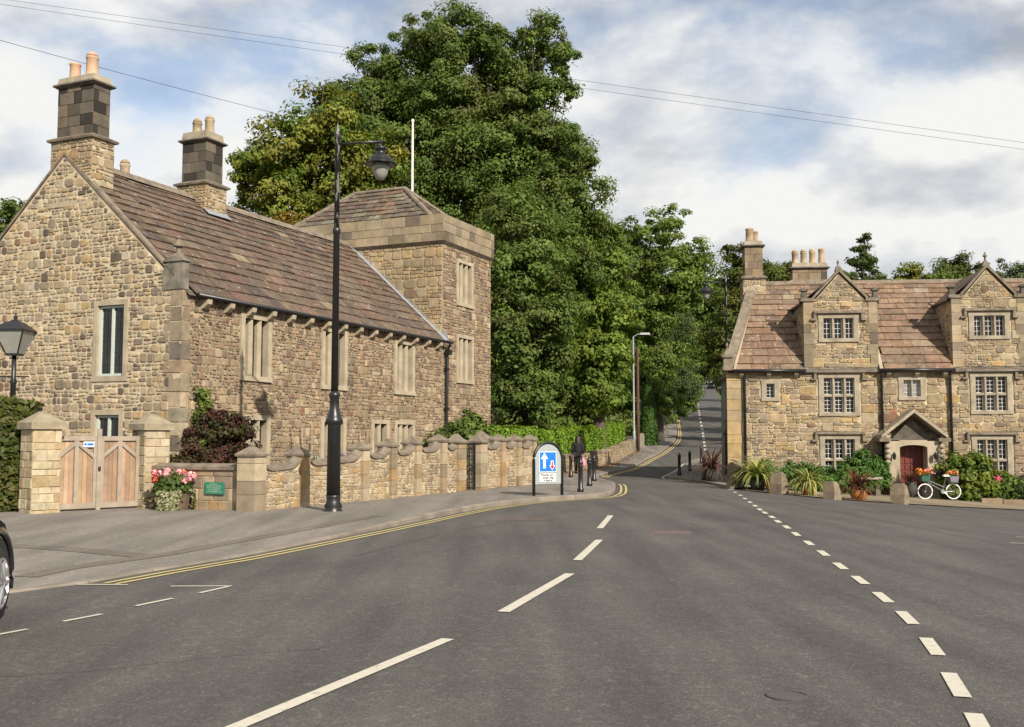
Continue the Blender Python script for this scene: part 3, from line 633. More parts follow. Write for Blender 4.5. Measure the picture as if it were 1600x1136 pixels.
finish_pieces([(a, m, rf) for a, m in sl], 300, 'slate', SLATE, rf, 'small_slates')
for i in range(24):
    x0 = .1 + (LEN - .1) * i / 24; x1 = .1 + (LEN - .1) * (i + 1) / 24 - .012; z = RZ + .02 - .05 * math.sin(math.pi * (x0 + x1) / 2 / LEN)
    MB().add([(x0, SW / 2 - .2, z - .16), (x1, SW / 2 - .2, z - .16), (x1, SW / 2, z + .06), (x0, SW / 2, z + .06), (x1, SW / 2 + .2, z - .16), (x0, SW / 2 + .2, z - .16)], [(0, 1, 2, 3), (3, 2, 4, 5), (0, 3, 5), (1, 4, 2)]).build('ridge_stone', CAPST, rf)
# gable coping, kneeler and finial
q = MB(); th_ = .085
for s0, s1 in ((.25, SW / 2), (SW - .25, SW / 2)):
    n = 7
    for i in range(n):
        a, b = s0 + (s1 - s0) * i / n, s0 + (s1 - s0) * (i + .985) / n; za, zb = [EV + .08 + (min(s, SW - s) / (SW / 2)) * (RZ - EV - .08) for s in (a, b)]
        q = MB(); q.prism(mGa, [(a, za), (b, zb), (b, zb + th_), (a, za + th_)] if s1 > s0 else [(b, zb), (a, za), (a, za + th_), (b, zb + th_)], .04, -.16); q.build('coping_stone', CAPST, H1)
q = MB(); q.prism(mGa, [(-.03, 5.5), (.62, 5.5), (.62, 6.0), (.5, 6.22), (-.03, 6.22)], .04, -.2); q.prism(mGa, [(-.08, 6.22), (.62, 6.22), (.52, 6.3), (.25, 6.36), (-.02, 6.3)], .08, -.24); q.build('kneeler', KNEEL, H1)
q = MB(); q.frustum(.08, .22, 6.32, 6.44, .24, .24, .18, .18); q.lathe(.08, .22, [(.07, 0), (.06, .16), (.15, .2), (.15, .24), (.08, .32), (.06, .38), (.09, .42), (0, .5)], 10, 6.42); q.build('finial', CAPST, H1)
# gutter, brackets, downpipe
q = MB(); q.tube([(.3, -.27, EV - .13), (LEN + .35, -.27, EV - .15)], .055, 10); q.build('gutter', BLACK, H1, smooth=True)
for i in range(15):
    x = .75 + i * .93; q = MB(); q.prism(lambda u, v, d, x=x: (x + d, -u, v), [(0, EV - .46), (.14, EV - .42), (.26, EV - .32), (.28, EV - .2), (0, EV - .2)], -.085, .085); q.build('corbel', DRESS, H1)
q = MB(); q.tube([(LEN + .18, -.28, EV - .22), (LEN + .18, -.14, EV - .5), (LEN + .18, -.12, .3)], .06, 10); q.box(LEN + .06, LEN + .3, -.3, -.1, EV - .62, EV - .42)
for z in (4.3, 2.8, 1.3): q.box(LEN + .09, LEN + .27, -.2, -.02, z, z + .08)
q.build('downpipe', BLACK, H1)
# lead flashing up the tower
q = MB(); q.add([mRo(LEN - .22, -.05, .07), mRo(LEN + .0, -.05, .1), mRo(LEN + .0, RL, .1), mRo(LEN - .22, RL, .06)], [(0, 1, 2, 3)]); q.add([(LEN - .012, mRo(0, -.05, .06)[1], mRo(0, -.05, .06)[2]), (LEN - .012, mRo(0, RL, .06)[1], mRo(0, RL, .06)[2]), (LEN - .012, mRo(0, RL, .06)[1], mRo(0, RL, .06)[2] + .2), (LEN - .012, mRo(0, -.05, .06)[1], mRo(0, -.05, .06)[2] + .2)], [(0, 1, 2, 3)]); q.build('lead_flashing', LEAD, H1)
# tower parapet, cornice and hipped roof
q = MB(); q.frustum((LEN + TW) / 2, 4.15, TH_, TH_ + .12, TW - LEN + .04, 8.34, TW - LEN + .3, 8.6); q.build('tower_cornice', CAPST, H1)
px0, px1, py0, py1, pz0, pz1 = LEN - .12, TW + .12, -.12, 8.42, TH_ + .12, 10.28
q = MB(); q.box(px0 + .02, px1 - .02, py0 + .02, py1 - .02, pz0, pz1 - .25); q.box(px0 + .02, px1 - .02, py0 + .02, py0 + .3, pz1 - .25, pz1 - .01); q.box(px0 + .02, px0 + .3, py0 + .3, py1 - .02, pz1 - .25, pz1 - .01); q.box(px1 - .3, px1 - .02, py0 + .3, py1 - .02, pz1 - .25, pz1 - .01)
pw = q.build('parapet', MORTAR2, H1)
for m, a, c in ((lambda u, v, d: (u, py0 + .02 - d, v), px0, px1), (lambda u, v, d: (px0 + .02 - d, u, v), py0, py1), (lambda u, v, d: (px1 - .02 + d, u, v), py0, py1)):
    for p in ashlar(rng, [(a, pz0), (c, pz0), (c, pz1), (a, pz1)], [], (.30, .38), (.4, .75)): stone_mb(rng, p, m, .02, pick(rng, PAL_P), inset=.95).build('block', ASHLAR, pw, cols=True)
hx0, hx1, hy0, hy1, hz0, hz1 = LEN + .25, TW - .25, .35, 7.95, 10.0, 12.0
xm = (hx0 + hx1) / 2; r0, r1 = 2.9, 5.3
q = MB(); q.add([(hx0, hy0, hz0), (hx1, hy0, hz0), (hx1, hy1, hz0), (hx0, hy1, hz0), (xm, r0, hz1), (xm, r1, hz1)], [(0, 1, 4), (1, 2, 5, 4), (2, 3, 5), (3, 0, 4, 5)]); hr = q.build('tower_roof', SOOT, H1)
hl = math.hypot(xm - hx0, hz1 - hz0); hc, hs = (xm - hx0) / hl, (hz1 - hz0) / hl
mH = lambda u, w, h: (hx0 + w * hc - h * hs, u, hz0 + w * hs + h * hc)
PAL_T = [(3, (.15, .115, .085)), (2, (.12, .1, .08)), (1, (.19, .12, .085)), (1, (.185, .165, .12))]
T1 = [(a, m, hr) for a, m in slate_field(rng, mH, lambda w: hy0 + (r0 - hy0) * w / hl, lambda w: hy1 + (r1 - hy1) * w / hl, hl, courses(hl, .34, .26), (.3, .6), PAL_T)]
hl2 = math.hypot(r0 - hy0, hz1 - hz0); hc2, hs2 = (r0 - hy0) / hl2, (hz1 - hz0) / hl2
mH2 = lambda u, w, h: (u, hy0 + w * hc2 - h * hs2, hz0 + w * hs2 + h * hc2)
T1 += [(a, m, hr) for a, m in slate_field(rng, mH2, lambda w: hx0 + (xm - hx0) * w / hl2, lambda w: hx1 + (xm - hx1) * w / hl2, hl2, courses(hl2, .34, .26), (.3, .6), PAL_T)]
for a, m, p in T1: m.build('slate', SLATE, p, cols=True)
for a, b in (((hx0, hy0, hz0), (xm, r0, hz1)), ((hx1, hy0, hz0), (xm, r0, hz1)), ((hx0, hy1, hz0), (xm, r1, hz1)), ((xm, r0, hz1), (xm, r1, hz1))):
    MB().tube([Vector(a) + Vector((0, 0, .03)), Vector(b) + Vector((0, 0, .03))], .1, 8).build('hip_stone', CAPST, hr)
# chimneys
PAL_C = [(3, (.135, .115, .09)), (2, (.09, .078, .062)), (2, (.04, .034, .03)), (1, (.17, .135, .1))]
c1 = chimney(rng, H1, .02, .82, 3.25, 4.75, 8.05, 9.85, 11.38, 11.72, PAL_G, PAL_C)
MB().box(-.02, .4, 3.2, 4.8, 8.0, 8.14).build('offset_course', DRESS, c1)
pot(c1, .4, 4.35, 11.7, .47, .15); pot(c1, .4, 3.72, 11.7, .58, .165, cowl=True)
c2 = chimney(rng, H1, 5.05, 6.05, 3.6, 4.75, 8.75, 9.75, 11.15, 11.55, PAL_G, PAL_C)
pot(c2, 5.55, 4.42, 11.5, .44, .15, BUFF, True); pot(c2, 5.55, 3.92, 11.5, .48, .15, BUFF, True)
q = MB(); q.add([mRo(4.98, RL - 1.02, .075), mRo(6.12, RL - 1.02, .075), mRo(6.12, RL - .7, .08), mRo(4.98, RL - .7, .08)], [(0, 1, 2, 3)]); q.build('lead_flashing', LEAD, c2)
c3 = MB().box(3.35, 3.85, 5.3, 5.8, 8, 9.5).build('chimney', DRESSG, H1); pot(c3, 3.6, 5.55, 9.48, .75, .15, BUFF, True)
# flagpole behind the tower roof
fp = empty('flagpole', (0, 0, 0), 0, 'white flagpole rising behind the tower roof', 'flagpole'); fp.location = H1.matrix_basis @ Vector((17.6, 3.2, 0)); 
o = MB().lathe(0, 0, [(.055, 10.6), (.05, 14.0), (.04, 15.2)], 10).build('pole', WHITEP, fp); MB().lathe(0, 0, [(.06, 15.2), (.07, 15.25), (.05, 15.32), (0, 15.34)], 10).build('truck', WHITEP, fp)

# ------------------------------------------------------------------ garden wall
rng = random.Random(11)
GWD = empty('garden_wall', (-5.5, 22.9, 0), math.atan2(.9145, .4045), 'low rubble garden wall with swept coping and pillars before the long house', 'wall')
def ztop(x): return .93 + .048 * min(x, 8.6) + .005 * max(0, x - 8.6)
pil = [0, 1.7, 4.32, 5.72, 7.07, 8.6, 9.75, 11.25, 12.77, 14.08, 15.42]
GST = []
for a, b in zip(pil, pil[1:]):
    if a == 9.75: continue
    w0, w1 = a + .15, b - .15; n = 14; pts = []
    for i in range(n + 1):
        t = i / n; x = w0 + (w1 - w0) * t; e = min(x - w0, w1 - x); sw_ = .17 * max(0, 1 - e / .42) ** 2.2
        pts.append((x, ztop(x) + sw_))
    q = MB()
    for i in range(n): (xa, za), (xb, zb) = pts[i], pts[i + 1]; q.add([(xa, 0, -.2), (xb, 0, -.2), (xb, 0, zb), (xa, 0, za), (xa, .28, -.2), (xb, .28, -.2), (xb, .28, zb), (xa, .28, za)], [(0, 1, 2, 3), (4, 5, 6, 7), (3, 2, 6, 7)])
    wl = q.build('wall_bay', MORTAR, GWD); q = MB()
    for i in range(n):
        (xa, za), (xb, zb) = pts[i], pts[i + 1]
        q.add([(xa, -.06, za), (xb, -.06, zb), (xb, -.06, zb + .06), (xa, -.06, za + .06), (xa, .14, za + .13), (xb, .14, zb + .13), (xa, .34, za + .04), (xb, .34, zb + .04), (xa, .3, za), (xb, .3, zb)], [(0, 1, 2, 3), (3, 2, 5, 4), (4, 5, 7, 6), (0, 8, 9, 1), (6, 7, 9, 8)])
    q.build('coping', CAPST, GWD)
    for p in rubble(rng, [(w0, 0), (w1, 0), (w1, ztop(w1) - .0), (w0, ztop(w0))], [], rowh=(.17, .27), big=.35, gap=.01):
        GST.append((abs(poly_area(p)) * (23 / (23 + a * .9)) ** 2, stone_mb(rng, p, mF, rng.uniform(.012, .03), pick(rng, PAL_G)), wl))
finish_pieces(GST, 240, 'stone', STONE, GWD, 'small_stones')
for i, x in enumerate(pil):
    big = x in (9.75, 11.25); w = .5 if big else (.42 if i == 0 else .30); h = 1.55 if big else (1.28 if i == 0 else ztop(x) + .25); q = MB()
    y0 = -.09; y1 = .37; z = -.2; k = 0; cy = (y0 + y1) / 2
    po = MB().box(x - w / 2 + .015, x + w / 2 - .015, y0 + .015, y1 - .015, -.2, h).build('pillar', MORTAR, GWD)
    while z < h - .02:
        hh = min(rng.uniform(.28, .42), h - z); q = MB(); q.cur = pick(rng, PAL_G); q.box(x - w / 2, x + w / 2, y0, y1, z + .006, z + hh - .006); q.build('block', ASHLAR, po, cols=True); z += hh
    q = MB(); ov = .1 if big else .07
    q.frustum(x, cy, h, h + .05, w + ov, y1 - y0 + ov, w + ov * 1.3, y1 - y0 + ov * 1.3); q.frustum(x, cy, h + .05, h + .13, w + ov * 1.3, y1 - y0 + ov * 1.3, w * .75, (y1 - y0) * .75); q.frustum(x, cy, h + .13, h + (.28 if big else .22), w * .75, (y1 - y0) * .75, w * .2, .08)
    if i == 0: q.lathe(x, cy, [(.05, 0), (.075, .04), (.04, .1), (0, .12)], 8, h + .2)
    q.build('pillar_cap', CAPST, po)
# return wall with the plaque
q = MB(); q.box(.0, .28, .2, 2.95, -.2, .98); wl = q.build('return_wall', MORTAR, GWD); mR = lambda u, v, d: (-d, u, v)
for p in ashlar(rng, [(.2, 0), (2.95, 0), (2.95, .98), (.2, .98)], [], (.17, .3), (.22, .6), gap=.008): stone_mb(rng, p, mR, rng.uniform(.01, .025), pick(rng, PAL_G + [(1.5, (.25, .2, .145))]), inset=.92).build('block', STONE, wl, cols=True)
q = MB(); q.prism(lambda u, v, d: (u, .2 + d, v), [(-.07, .98), (.35, .98), (.35, 1.02), (.14, 1.12), (-.07, 1.05)], 0, 2.75); q.build('coping', CAPST, GWD)
# a lone squat pier inside the garden
gp_ = empty('garden_pier', GWD.matrix_basis @ Vector((13.2, .95, 0)), GWD.rotation_euler[2], 'lone squat stone pier with pyramid cap standing behind the garden wall', 'pier')
MB().box(-.24, .24, -.24, .24, -.1, 1.62).build('shaft', DRESSG, gp_); MB().frustum(0, 0, 1.62, 1.69, .58, .58, .6, .6).frustum(0, 0, 1.69, 1.95, .6, .6, .08, .08).build('cap', CAPST, gp_)
# garden soil
gm = GWD.matrix_basis; hm = H1.matrix_basis
sheet('garden_bed', [tuple((gm @ Vector(p))[:2]) for p in ((.2, .25, 0), (15.6, .25, 0), (18.6, 3.8, 0))] + [tuple((hm @ Vector((-.2, -.02, 0)))[:2])], .2, SOIL, 1.0)
# iron garden gate
ig = empty('iron_gate', GWD.matrix_basis @ Vector((10.5, .1, .1)), GWD.rotation_euler[2], 'narrow black wrought iron gate between two capped stone piers', 'gate')
q = MB(); q.box(-.48, -.44, -.02, .02, 0, 1.5); q.box(.44, .48, -.02, .02, 0, 1.5); q.box(-.44, .44, -.02, .02, .05, .09); q.box(-.44, .44, -.02, .02, 1.38, 1.42); q.box(-.44, .44, -.02, .02, .75, .79); q.build('gate_frame', BLACK, ig)
for k in range(7):
    x = -.36 + .12 * k; q = MB(); q.tube([(x, 0, .09), (x, 0, 1.4)], .012, 6); q.lathe(x, 0, [(.0, 0), (.03, .04), (0, .14)], 6, 1.42); q.build('bar', BLACK, ig)
for k in range(6):
    for z in (.3, .55, 1.0, 1.22):
        x = -.3 + .12 * k; q = MB(); q.tube([(x + .05 * math.cos(a), 0, z + .07 * math.sin(a)) for a in np.linspace(0, 2 * math.pi, 11)[:-1]], .011, 5, closed=True); q.build('scroll', BLACK, ig)

# ------------------------------------------------------------------ drive gate and piers
rng = random.Random(21)
ga_ = math.atan2(1.75, 1.62)
def pier(loc, label):
    r = empty('gate_pier', loc, ga_, label, 'gate pier', 'piers of the wooden drive gate')
    b = MB().box(-.29, .29, -.29, .29, -.1, 1.84).build('shaft', MORTAR, r)
    for m in (lambda u, v, d: (u, -.29 - d, v), lambda u, v, d: (u, .29 + d, v), lambda u, v, d: (.29 + d, u, v), lambda u, v, d: (-.29 - d, u, v)):
        for p in ashlar(rng, [(-.3, 0), (.3, 0), (.3, 1.84), (-.3, 1.84)], [], (.13, .24), (.2, .5), gap=.006): stone_mb(rng, p, m, rng.uniform(.014, .03), pick(rng, PAL_W), inset=.9).build('block', STONE, b, cols=True)
    q = MB(); q.frustum(0, 0, 1.84, 1.98, .74, .74, .74, .74); q.frustum(0, 0, 1.98, 2.22, .74, .74, .1, .1); q.build('cap', PCAP, r); return r
PCAP = plain('pier_cap_stone', (.27, .225, .155), .92, var=.3, scale=3, bump=.4)
pier((-9.98, 22.45, .02), 'pale stone gate pier with pyramid cap beside the clipped hedge'); pier((-8.28, 24.3, .02), 'pale stone gate pier with pyramid cap next to the flower planter')
wg = empty('wooden_gate', (-9.13, 23.37, .1), ga_, 'pair of weathered boarded drive gates with chevron braces between pale stone piers', 'gate')
for s in (-1, 1):
    lf = MB().box(*(sorted((s * .02, s * .97))), -.02, .015, .04, .16).build('leaf', TIMBER, wg); x0, x1 = sorted((s * .02, s * .97)); bw = .1
    for k in range(9):
        a = x0 + .02 + (x1 - x0 - .04) * k / 9; q = MB(); q.cur = jit(rng, (.42, .28, .18), .2); q.box(a + .004, a + (x1 - x0 - .04) / 9 - .002, .0, .02, .16, 1.58); q.build('board', ASHLAR, lf, cols=True)
    q = MB(); q.box(x0, x1, -.05, -.001, 1.52, 1.62); q.box(x0, x1, -.05, -.001, .05, .17); q.box(x0, x0 + bw, -.049, -.001, .17, 1.52); q.box(x1 - bw, x1, -.049, -.001, .17, 1.52); q.box((x0 + x1) / 2 - .045, (x0 + x1) / 2 + .045, -.045, -.001, .17, 1.52); q.build('rail', TIMBER, lf)
    xm_ = (x0 + x1) / 2
    for e in (x0 + .05, x1 - .05): MB().prism(lambda u, v, d: (u, -d, v), [(e, 1.1), (xm_, 1.44), (xm_, 1.54), (e, 1.2)] if e < xm_ else [(xm_, 1.44), (e, 1.1), (e, 1.2), (xm_, 1.54)], .0, .043).build('brace', TIMBER, lf)
MB().box(-.05, .05, -.075, -.05, .0, 1.78).build('meeting_stile', TIMBER, wg)
MB().lathe(.0, -.09, [(.02, 0), (.03, .02), (.03, .08), (.02, .1)], 8, .86).build('latch', BLACK, wg)
gs = empty('gate_notice', (-9.13, 23.37, .1), ga_, 'small blue and white notice fixed to the left gate leaf', 'notice')
MB().box(-.36, -.12, -.062, -.052, 1.38, 1.5).build('board', SWHITE, gs); MB().box(-.28, -.135, -.066, -.0625, 1.415, 1.465).build('blue_band', BLUE, gs); MB().lathe(0, 0, [(.03, 0), (.03, .004)], 12).build('symbol', BLUE, gs, loc=(-.32, -.0625, 1.44)).rotation_euler = (R(90), 0, 0)
# green plaque on the return wall
pq = empty('wall_plaque', GWD.matrix_basis @ Vector((-.03, 1.1, .58)), GWD.rotation_euler[2], 'small green lettered plaque on the stone wall right of the flower planter', 'plaque')
MB().box(-.03, 0, -.26, .26, -.13, .13).build('plate', GREENP, pq)
for k in range(5):
    wdt = (.12, .2, .2, .17, .2)[k]; y = .09 - .042 * k; x = -wdt
    while x < wdt - .02: l = rng.uniform(.02, .06); MB().box(-.033, -.0305, -min(x + l, wdt), -x, y - .006, y + .006).build('letter', CREAM, pq); x += l + .015

# ------------------------------------------------------------------ stone inn with gabled dormers (right)
rng = random.Random(31)
H2 = empty('gabled_stone_house', (8.68, 42.5, 0), R(-5.0), 'stone house with mullioned windows, gabled dormers, red stone slate roof and porch', 'house')
E2, R2, U1, HD = 4.55, 8.45, 14.6, 3.3; B0 = -1.1
SK = .45
g2w = [(1.45, 1.95, 3.36, 3.92), (3.7, 5.08, 2.76, 4.14), (3.7, 5.04, .1, 1.7), (3.74, 5.1, 5.72, 6.54), (6.8, 7.64, 3.38, 4.04), (9.56, 10.95, 2.82, 4.16), (9.55, 10.88, .1, 1.68), (9.58, 10.94, 5.78, 6.58)]
fac = [w for i, w in enumerate(g2w) if i not in (3, 7)]
mb = MB(); wall_face(mb, mF, 0, U1, B0, E2, fac)
mb.add([(0, 0, B0), (SK * 6.6, 6.6, B0), (SK * 6.6, 6.6, E2), (SK * 3.3, 3.3, R2), (0, 0, E2)], [(0, 1, 2, 3, 4)]); mb.add([(SK * 6.6, 6.6, B0), (U1, 6.6, B0), (U1, 6.6, E2), (SK * 6.6, 6.6, E2)], [(0, 1, 2, 3)]); mb.add([(U1, 0, B0), (U1, 6.6, B0), (U1, 6.6, E2), (U1, 3.3, R2), (U1, 0, E2)], [(0, 1, 2, 3, 4)])
f2 = mb.build('front_wall', MORTAR, H2); S2 = []
holes = [(a - .16, b + .16, c - .16, d + .3) for a, b, c, d in fac] + [(6.1, 8.1, B0, 1.9)]
for p in rubble(rng, [(.62, B0), (U1, B0), (U1, E2), (.62, E2)], holes, rowh=(.26, .4), big=.3, gap=.010, wmul=1.35):
    S2.append((abs(poly_area(p)), stone_mb(rng, p, mF, rng.uniform(.015, .05), pick(rng, PAL_R)), f2))
z = B0; k = 0
while z < E2 - .05:
    h = rng.uniform(.32, .6); q = MB(); q.cur = jit(rng, rng.choice([(.39, .285, .145), (.37, .28, .16), (.34, .26, .16)])); q.box(-.03, .56 + rng.uniform(-.06, .05), -.04, .2, z, min(z + h - .012, E2)); q.build('quoin', ASHLAR, H2, cols=True); z += h
mSide = lambda u, v, d: (SK * u - d * .91, u, v)
for p in rubble(rng, [(.25, B0), (6.5, B0), (6.5, E2), (3.3, R2 - .2), (.25, E2)], [], rowh=(.28, .42), big=.3, wmul=1.3): S2.append((.01, stone_mb(rng, p, mSide, .03, pick(rng, PAL_R)), f2))
bays = [(3.08, 5.92, 4.48, 8.35), (8.85, 11.65, 10.22, 8.45)]
dormer_roofs = []
for bi, (a, b, c, ap) in enumerate(bays):
    sh = 7.22 + .08 * bi; w = g2w[3 if bi == 0 else 7]; q = MB(); wall_face(q, mF, a, b, E2, sh, [w]); q.add([mF(a + .38, sh, 0), mF(b - .38, sh, 0), mF(c, ap, 0)], [(0, 1, 2)])
    for x in (a, b): q.add([(x, 0, E2), (x, 2.5, sh), (x, 0, sh)], [(0, 1, 2)])
    dw = q.build('dormer', MORTAR, H2)
    hol = [(w[0] - .16, w[1] + .16, w[2] - .16, w[3] + .3)]
    for p in rubble(rng, [(a + .25, E2), (b - .25, E2), (b - .25, sh), (a + .25, sh)], hol, rowh=(.26, .4), big=.3, gap=.010, wmul=1.3) + rubble(rng, [(a + .4, sh), (b - .4, sh), (c, ap - .04)], [], rowh=(.2, .3), big=.5, gap=.008, wmul=1.3): S2.append((abs(poly_area(p)), stone_mb(rng, p, mF, rng.uniform(.015, .045), pick(rng, PAL_R)), dw))
    for p in rubble(rng, [(.0, E2), (2.45, sh), (.0, sh)], [], rowh=(.26, .36), big=.4, wmul=1.2): S2.append((.02, stone_mb(rng, p, lambda u, v, d, a=a: (a - d, u, v), .02, pick(rng, PAL_R)), dw))
    z = E2
    while z < sh - .05:
        h = min(rng.uniform(.3, .55), sh - z)
        for x0, x1 in ((a - .03, a + rng.uniform(.25, .42)), (b - rng.uniform(.25, .42), b + .03)):
            q = MB(); q.cur = pick(rng, PAL_P); q.box(x0, x1, -.045, .2, z + .005, z + h - .005); q.build('quoin', ASHLAR, dw, cols=True)
        z += h
    q = MB()
    for s, e in ((a + .3, c), (b - .3, c)):
        P = [(s, sh + .02), (e, ap + .06), (e, ap + .2), (s, sh + .14)] if s < e else [(e, ap + .06), (s, sh + .02), (s, sh + .14), (e, ap + .2)]
        q.prism(mF, P, .1, -.3)
    q.mbox(mF, a - .14, a + .42, sh + .0, sh + .13, -.3, .1); q.mbox(mF, b - .42, b + .14, sh + .0, sh + .13, -.3, .1); q.build('coping', CAPST, dw)
    for x in (a + .02, b - .02):
        q = MB(); q.frustum(x, .08, sh + .13, sh + .42, .24, .24, .17, .17); q.frustum(x, .08, sh + .42, sh + .48, .3, .3, .3, .3); q.frustum(x, .08, sh + .48, sh + .56, .2, .2, .06, .06); q.build('pinnacle', SOOT, dw)
    q = MB(); q.frustum(c, .1, ap + .1, ap + .3, .26, .26, .16, .16); q.build('pinnacle_base', CAPST, dw); finial(dw, c, .1, ap + .28, .8 if bi else .55)
    # pitched roof running back into the main slope
    q = MB(); q.cur = (.19, .125, .09); q.add([(a - .05, .1, sh), (c, .1, ap + .04), (b + .05, .1, sh), (a - .05, 2.9, sh), (c, 3.4, ap + .04), (b + .05, 2.9, sh)], [(0, 1, 4, 3), (1, 2, 5, 4)]); q.build('dormer_roof', SLATE, dw, cols=True)
    q = MB(); q.tube([(a - .1, .12, sh - .06), (a - .1, 2.1, sh - .06)], .06, 8); q.tube([(b + .1, .12, sh - .06), (b + .1, 2.1, sh - .06)], .06, 8); q.build('dormer_gutter', BLACK, dw)
    mullioned(H2, mF, *w, 3, DRESSG, hood=True, glaze='white', bars=(2, 4), jw=.17, mw=.13)
    q = MB(); q.box(a - .16, a - .02, .0, 2.4, 0, .01)
finish_pieces(S2, 300, 'stone', STONE, H2, 'small_stones')
mullioned(H2, mF, *g2w[0], 1, DRESSG, glaze='white', bars=(2, 4), jw=.17)
mullioned(H2, mF, *g2w[4], 2, DRESSG, glaze='white', bars=(2, 4), jw=.17, glassmat=GLASSP)
for i in (1, 5): mullioned(H2, mF, *g2w[i], 3, DRESSG, rows=2, hood=True, glaze='white', bars=(2, 4), jw=.17, mw=.13)
for i in (2, 6): mullioned(H2, mF, *g2w[i], 3, DRESSG, rows=2, hood=True, glaze='white', bars=(2, 4), jw=.17, mw=.13)
mq = MB()
rl2 = math.hypot(HD + .2, (R2 - E2) * (HD + .2) / HD); c2_, s2_ = (HD + .2) / rl2, (R2 - E2) * (HD + .2) / HD / rl2
mR2 = lambda u, w, h: (u, -.2 + w * c2_ - h * s2_, E2 - .2 * s2_ / c2_ + .06 + w * s2_ + h * c2_)
mq.add([mR2(.0, 0, -.03), mR2(U1, 0, -.03), mR2(U1, rl2, -.03), mR2(SK * 3.3, rl2, -.03), (SK * 6.6, 6.6, E2), (U1, 6.6, E2)], [(0, 1, 2, 3), (3, 2, 5, 4)]); r2f = mq.build('roof', SOOT, H2)
def skip2(u, w):
    p = mR2(u, w, 0)
    for bi, (a, b, c, ap) in enumerate(bays):
        sh = 7.22 + .08 * bi
        if a - .02 < u < b + .02:
            if p[2] < sh - .1: return True
            half = (b - a) / 2; top = sh + (ap - sh) * max(0, 1 - abs(u - c) / half)
            if p[2] < top - .05: return True
    return False
PAL_S2 = [(6, (.222, .15, .102)), (2, (.2, .14, .1)), (2, (.24, .172, .118)), (1, (.228, .142, .096)), (.22, (.27, .225, .165)), (.6, (.168, .122, .095))]
sl = slate_field(rng, mR2, lambda w: .25 + SK * max(0, w * c2_ - .2), lambda w: U1, rl2, courses(rl2, .47, .27), (.42, .9), PAL_S2, skip=skip2)
finish_pieces([(a, m, r2f) for a, m in sl], 300, 'slate', SLATE, r2f, 'small_slates')
for i in range(20):
    x0 = 1.6 + (U1 - 1.6) * i / 20; x1 = x0 + (U1 - 1.6) / 20 - .015; z = R2 + .05
    MB().add([(x0, HD - .2, z - .16), (x1, HD - .2, z - .16), (x1, HD, z + .06), (x0, HD, z + .06), (x1, HD + .2, z - .16), (x0, HD + .2, z - .16)], [(0, 1, 2, 3), (3, 2, 4, 5), (0, 3, 5), (1, 4, 2)]).build('ridge_stone', CAPST, r2f)
# skewed end coping with kneelers and finials
for k in range(6):
    t0, t1 = k / 6, (k + .985) / 6; A = Vector((-.12, -.12, E2 + .08)); B = Vector((SK * 3.3 - .05, 3.3, R2 + .1)); p, q_ = A.lerp(B, t0), A.lerp(B, t1); q = MB()
    o1 = Vector((.38, 0, 0)); o2 = Vector((0, 0, .2))
    q.add([p, p + o1, p + o1 + o2, p + o2, q_, q_ + o1, q_ + o1 + o2, q_ + o2], [(0, 1, 2, 3), (4, 5, 6, 7), (0, 1, 5, 4), (1, 2, 6, 5), (2, 3, 7, 6), (3, 0, 4, 7)]); q.build('coping_stone', CAPST, H2)
q = MB(); q.box(-.2, .2, -.3, .35, E2 - .1, E2 + .1); q.frustum(.0, -.05, E2 + .1, E2 + .42, .34, .4, .3, .36); q.frustum(0, -.05, E2 + .42, E2 + .55, .44, .5, .44, .5); q.frustum(0, -.05, E2 + .55, E2 + .75, .3, .34, .1, .12); q.build('kneeler', CAPST, H2); finial(H2, 0, -.05, E2 + .72, .6)
# gutters, corbels, pipes
for a, b in ((.2, 3.05), (5.95, 8.82), (11.7, U1)):
    MB().tube([(a, -.3, E2 - .13), (b, -.3, E2 - .13)], .07, 8).build('gutter', BLACK, H2, smooth=True)
    for k in range(3): x = a + .35 + (b - a - .7) * k / 2; MB().prism(lambda u, v, d, x=x: (x + d, -u, v), [(0, E2 - .42), (.12, E2 - .38), (.24, E2 - .28), (.24, E2 - .15), (0, E2 - .15)], -.08, .08).build('corbel', DRESS, H2)
for x in (.66, 6.02, 8.66): MB().tube([(x, -.28, E2 - .16), (x, -.13, E2 - .4), (x, -.12, B0)], .055, 8).build('downpipe', BLACK, H2, smooth=True)
# lead flashing beside dormers
for a in (5.95, 11.7):
    q = MB(); q.add([mR2(a, .0, .09), mR2(a + .14, .0, .09), mR2(a + .14, 3.1, .09), mR2(a, 3.1, .09)], [(0, 1, 2, 3)]); q.build('lead_flashing', DRESS, H2)
q = MB(); q.add([mR2(.2, 0, .085), mR2(.3, 0, .085), mR2(SK * 3.3 + .25, rl2, .085), mR2(SK * 3.3 + .15, rl2, .085)], [(0, 1, 2, 3)]); q.build('verge_fillet', DRESS, H2)
PAL_C2 = [(3, (.27, .2, .13)), (2, (.2, .155, .11)), (1, (.12, .1, .075))]
c = chimney(rng, H2, 1.05, 2.0, 2.75, 3.75, 7.0, 8.6, 9.98, 10.3, PAL_G, PAL_C2)
pot(c, 1.4, 3.1, 10.28, .58, .17, BUFF); pot(c, 1.66, 3.4, 10.28, .5, .15, BUFF)
c = chimney(rng, H2, 3.3, 5.0, 4.1, 5.0, 7.4, 8.6, 9.2, 9.52, PAL_G, PAL_C2)
for k, x in enumerate((3.58, 3.96, 4.34, 4.74)): pot(c, x, 4.55, 9.5, (.52, .54, .56, .68)[k], .14, BUFF, k < 3)
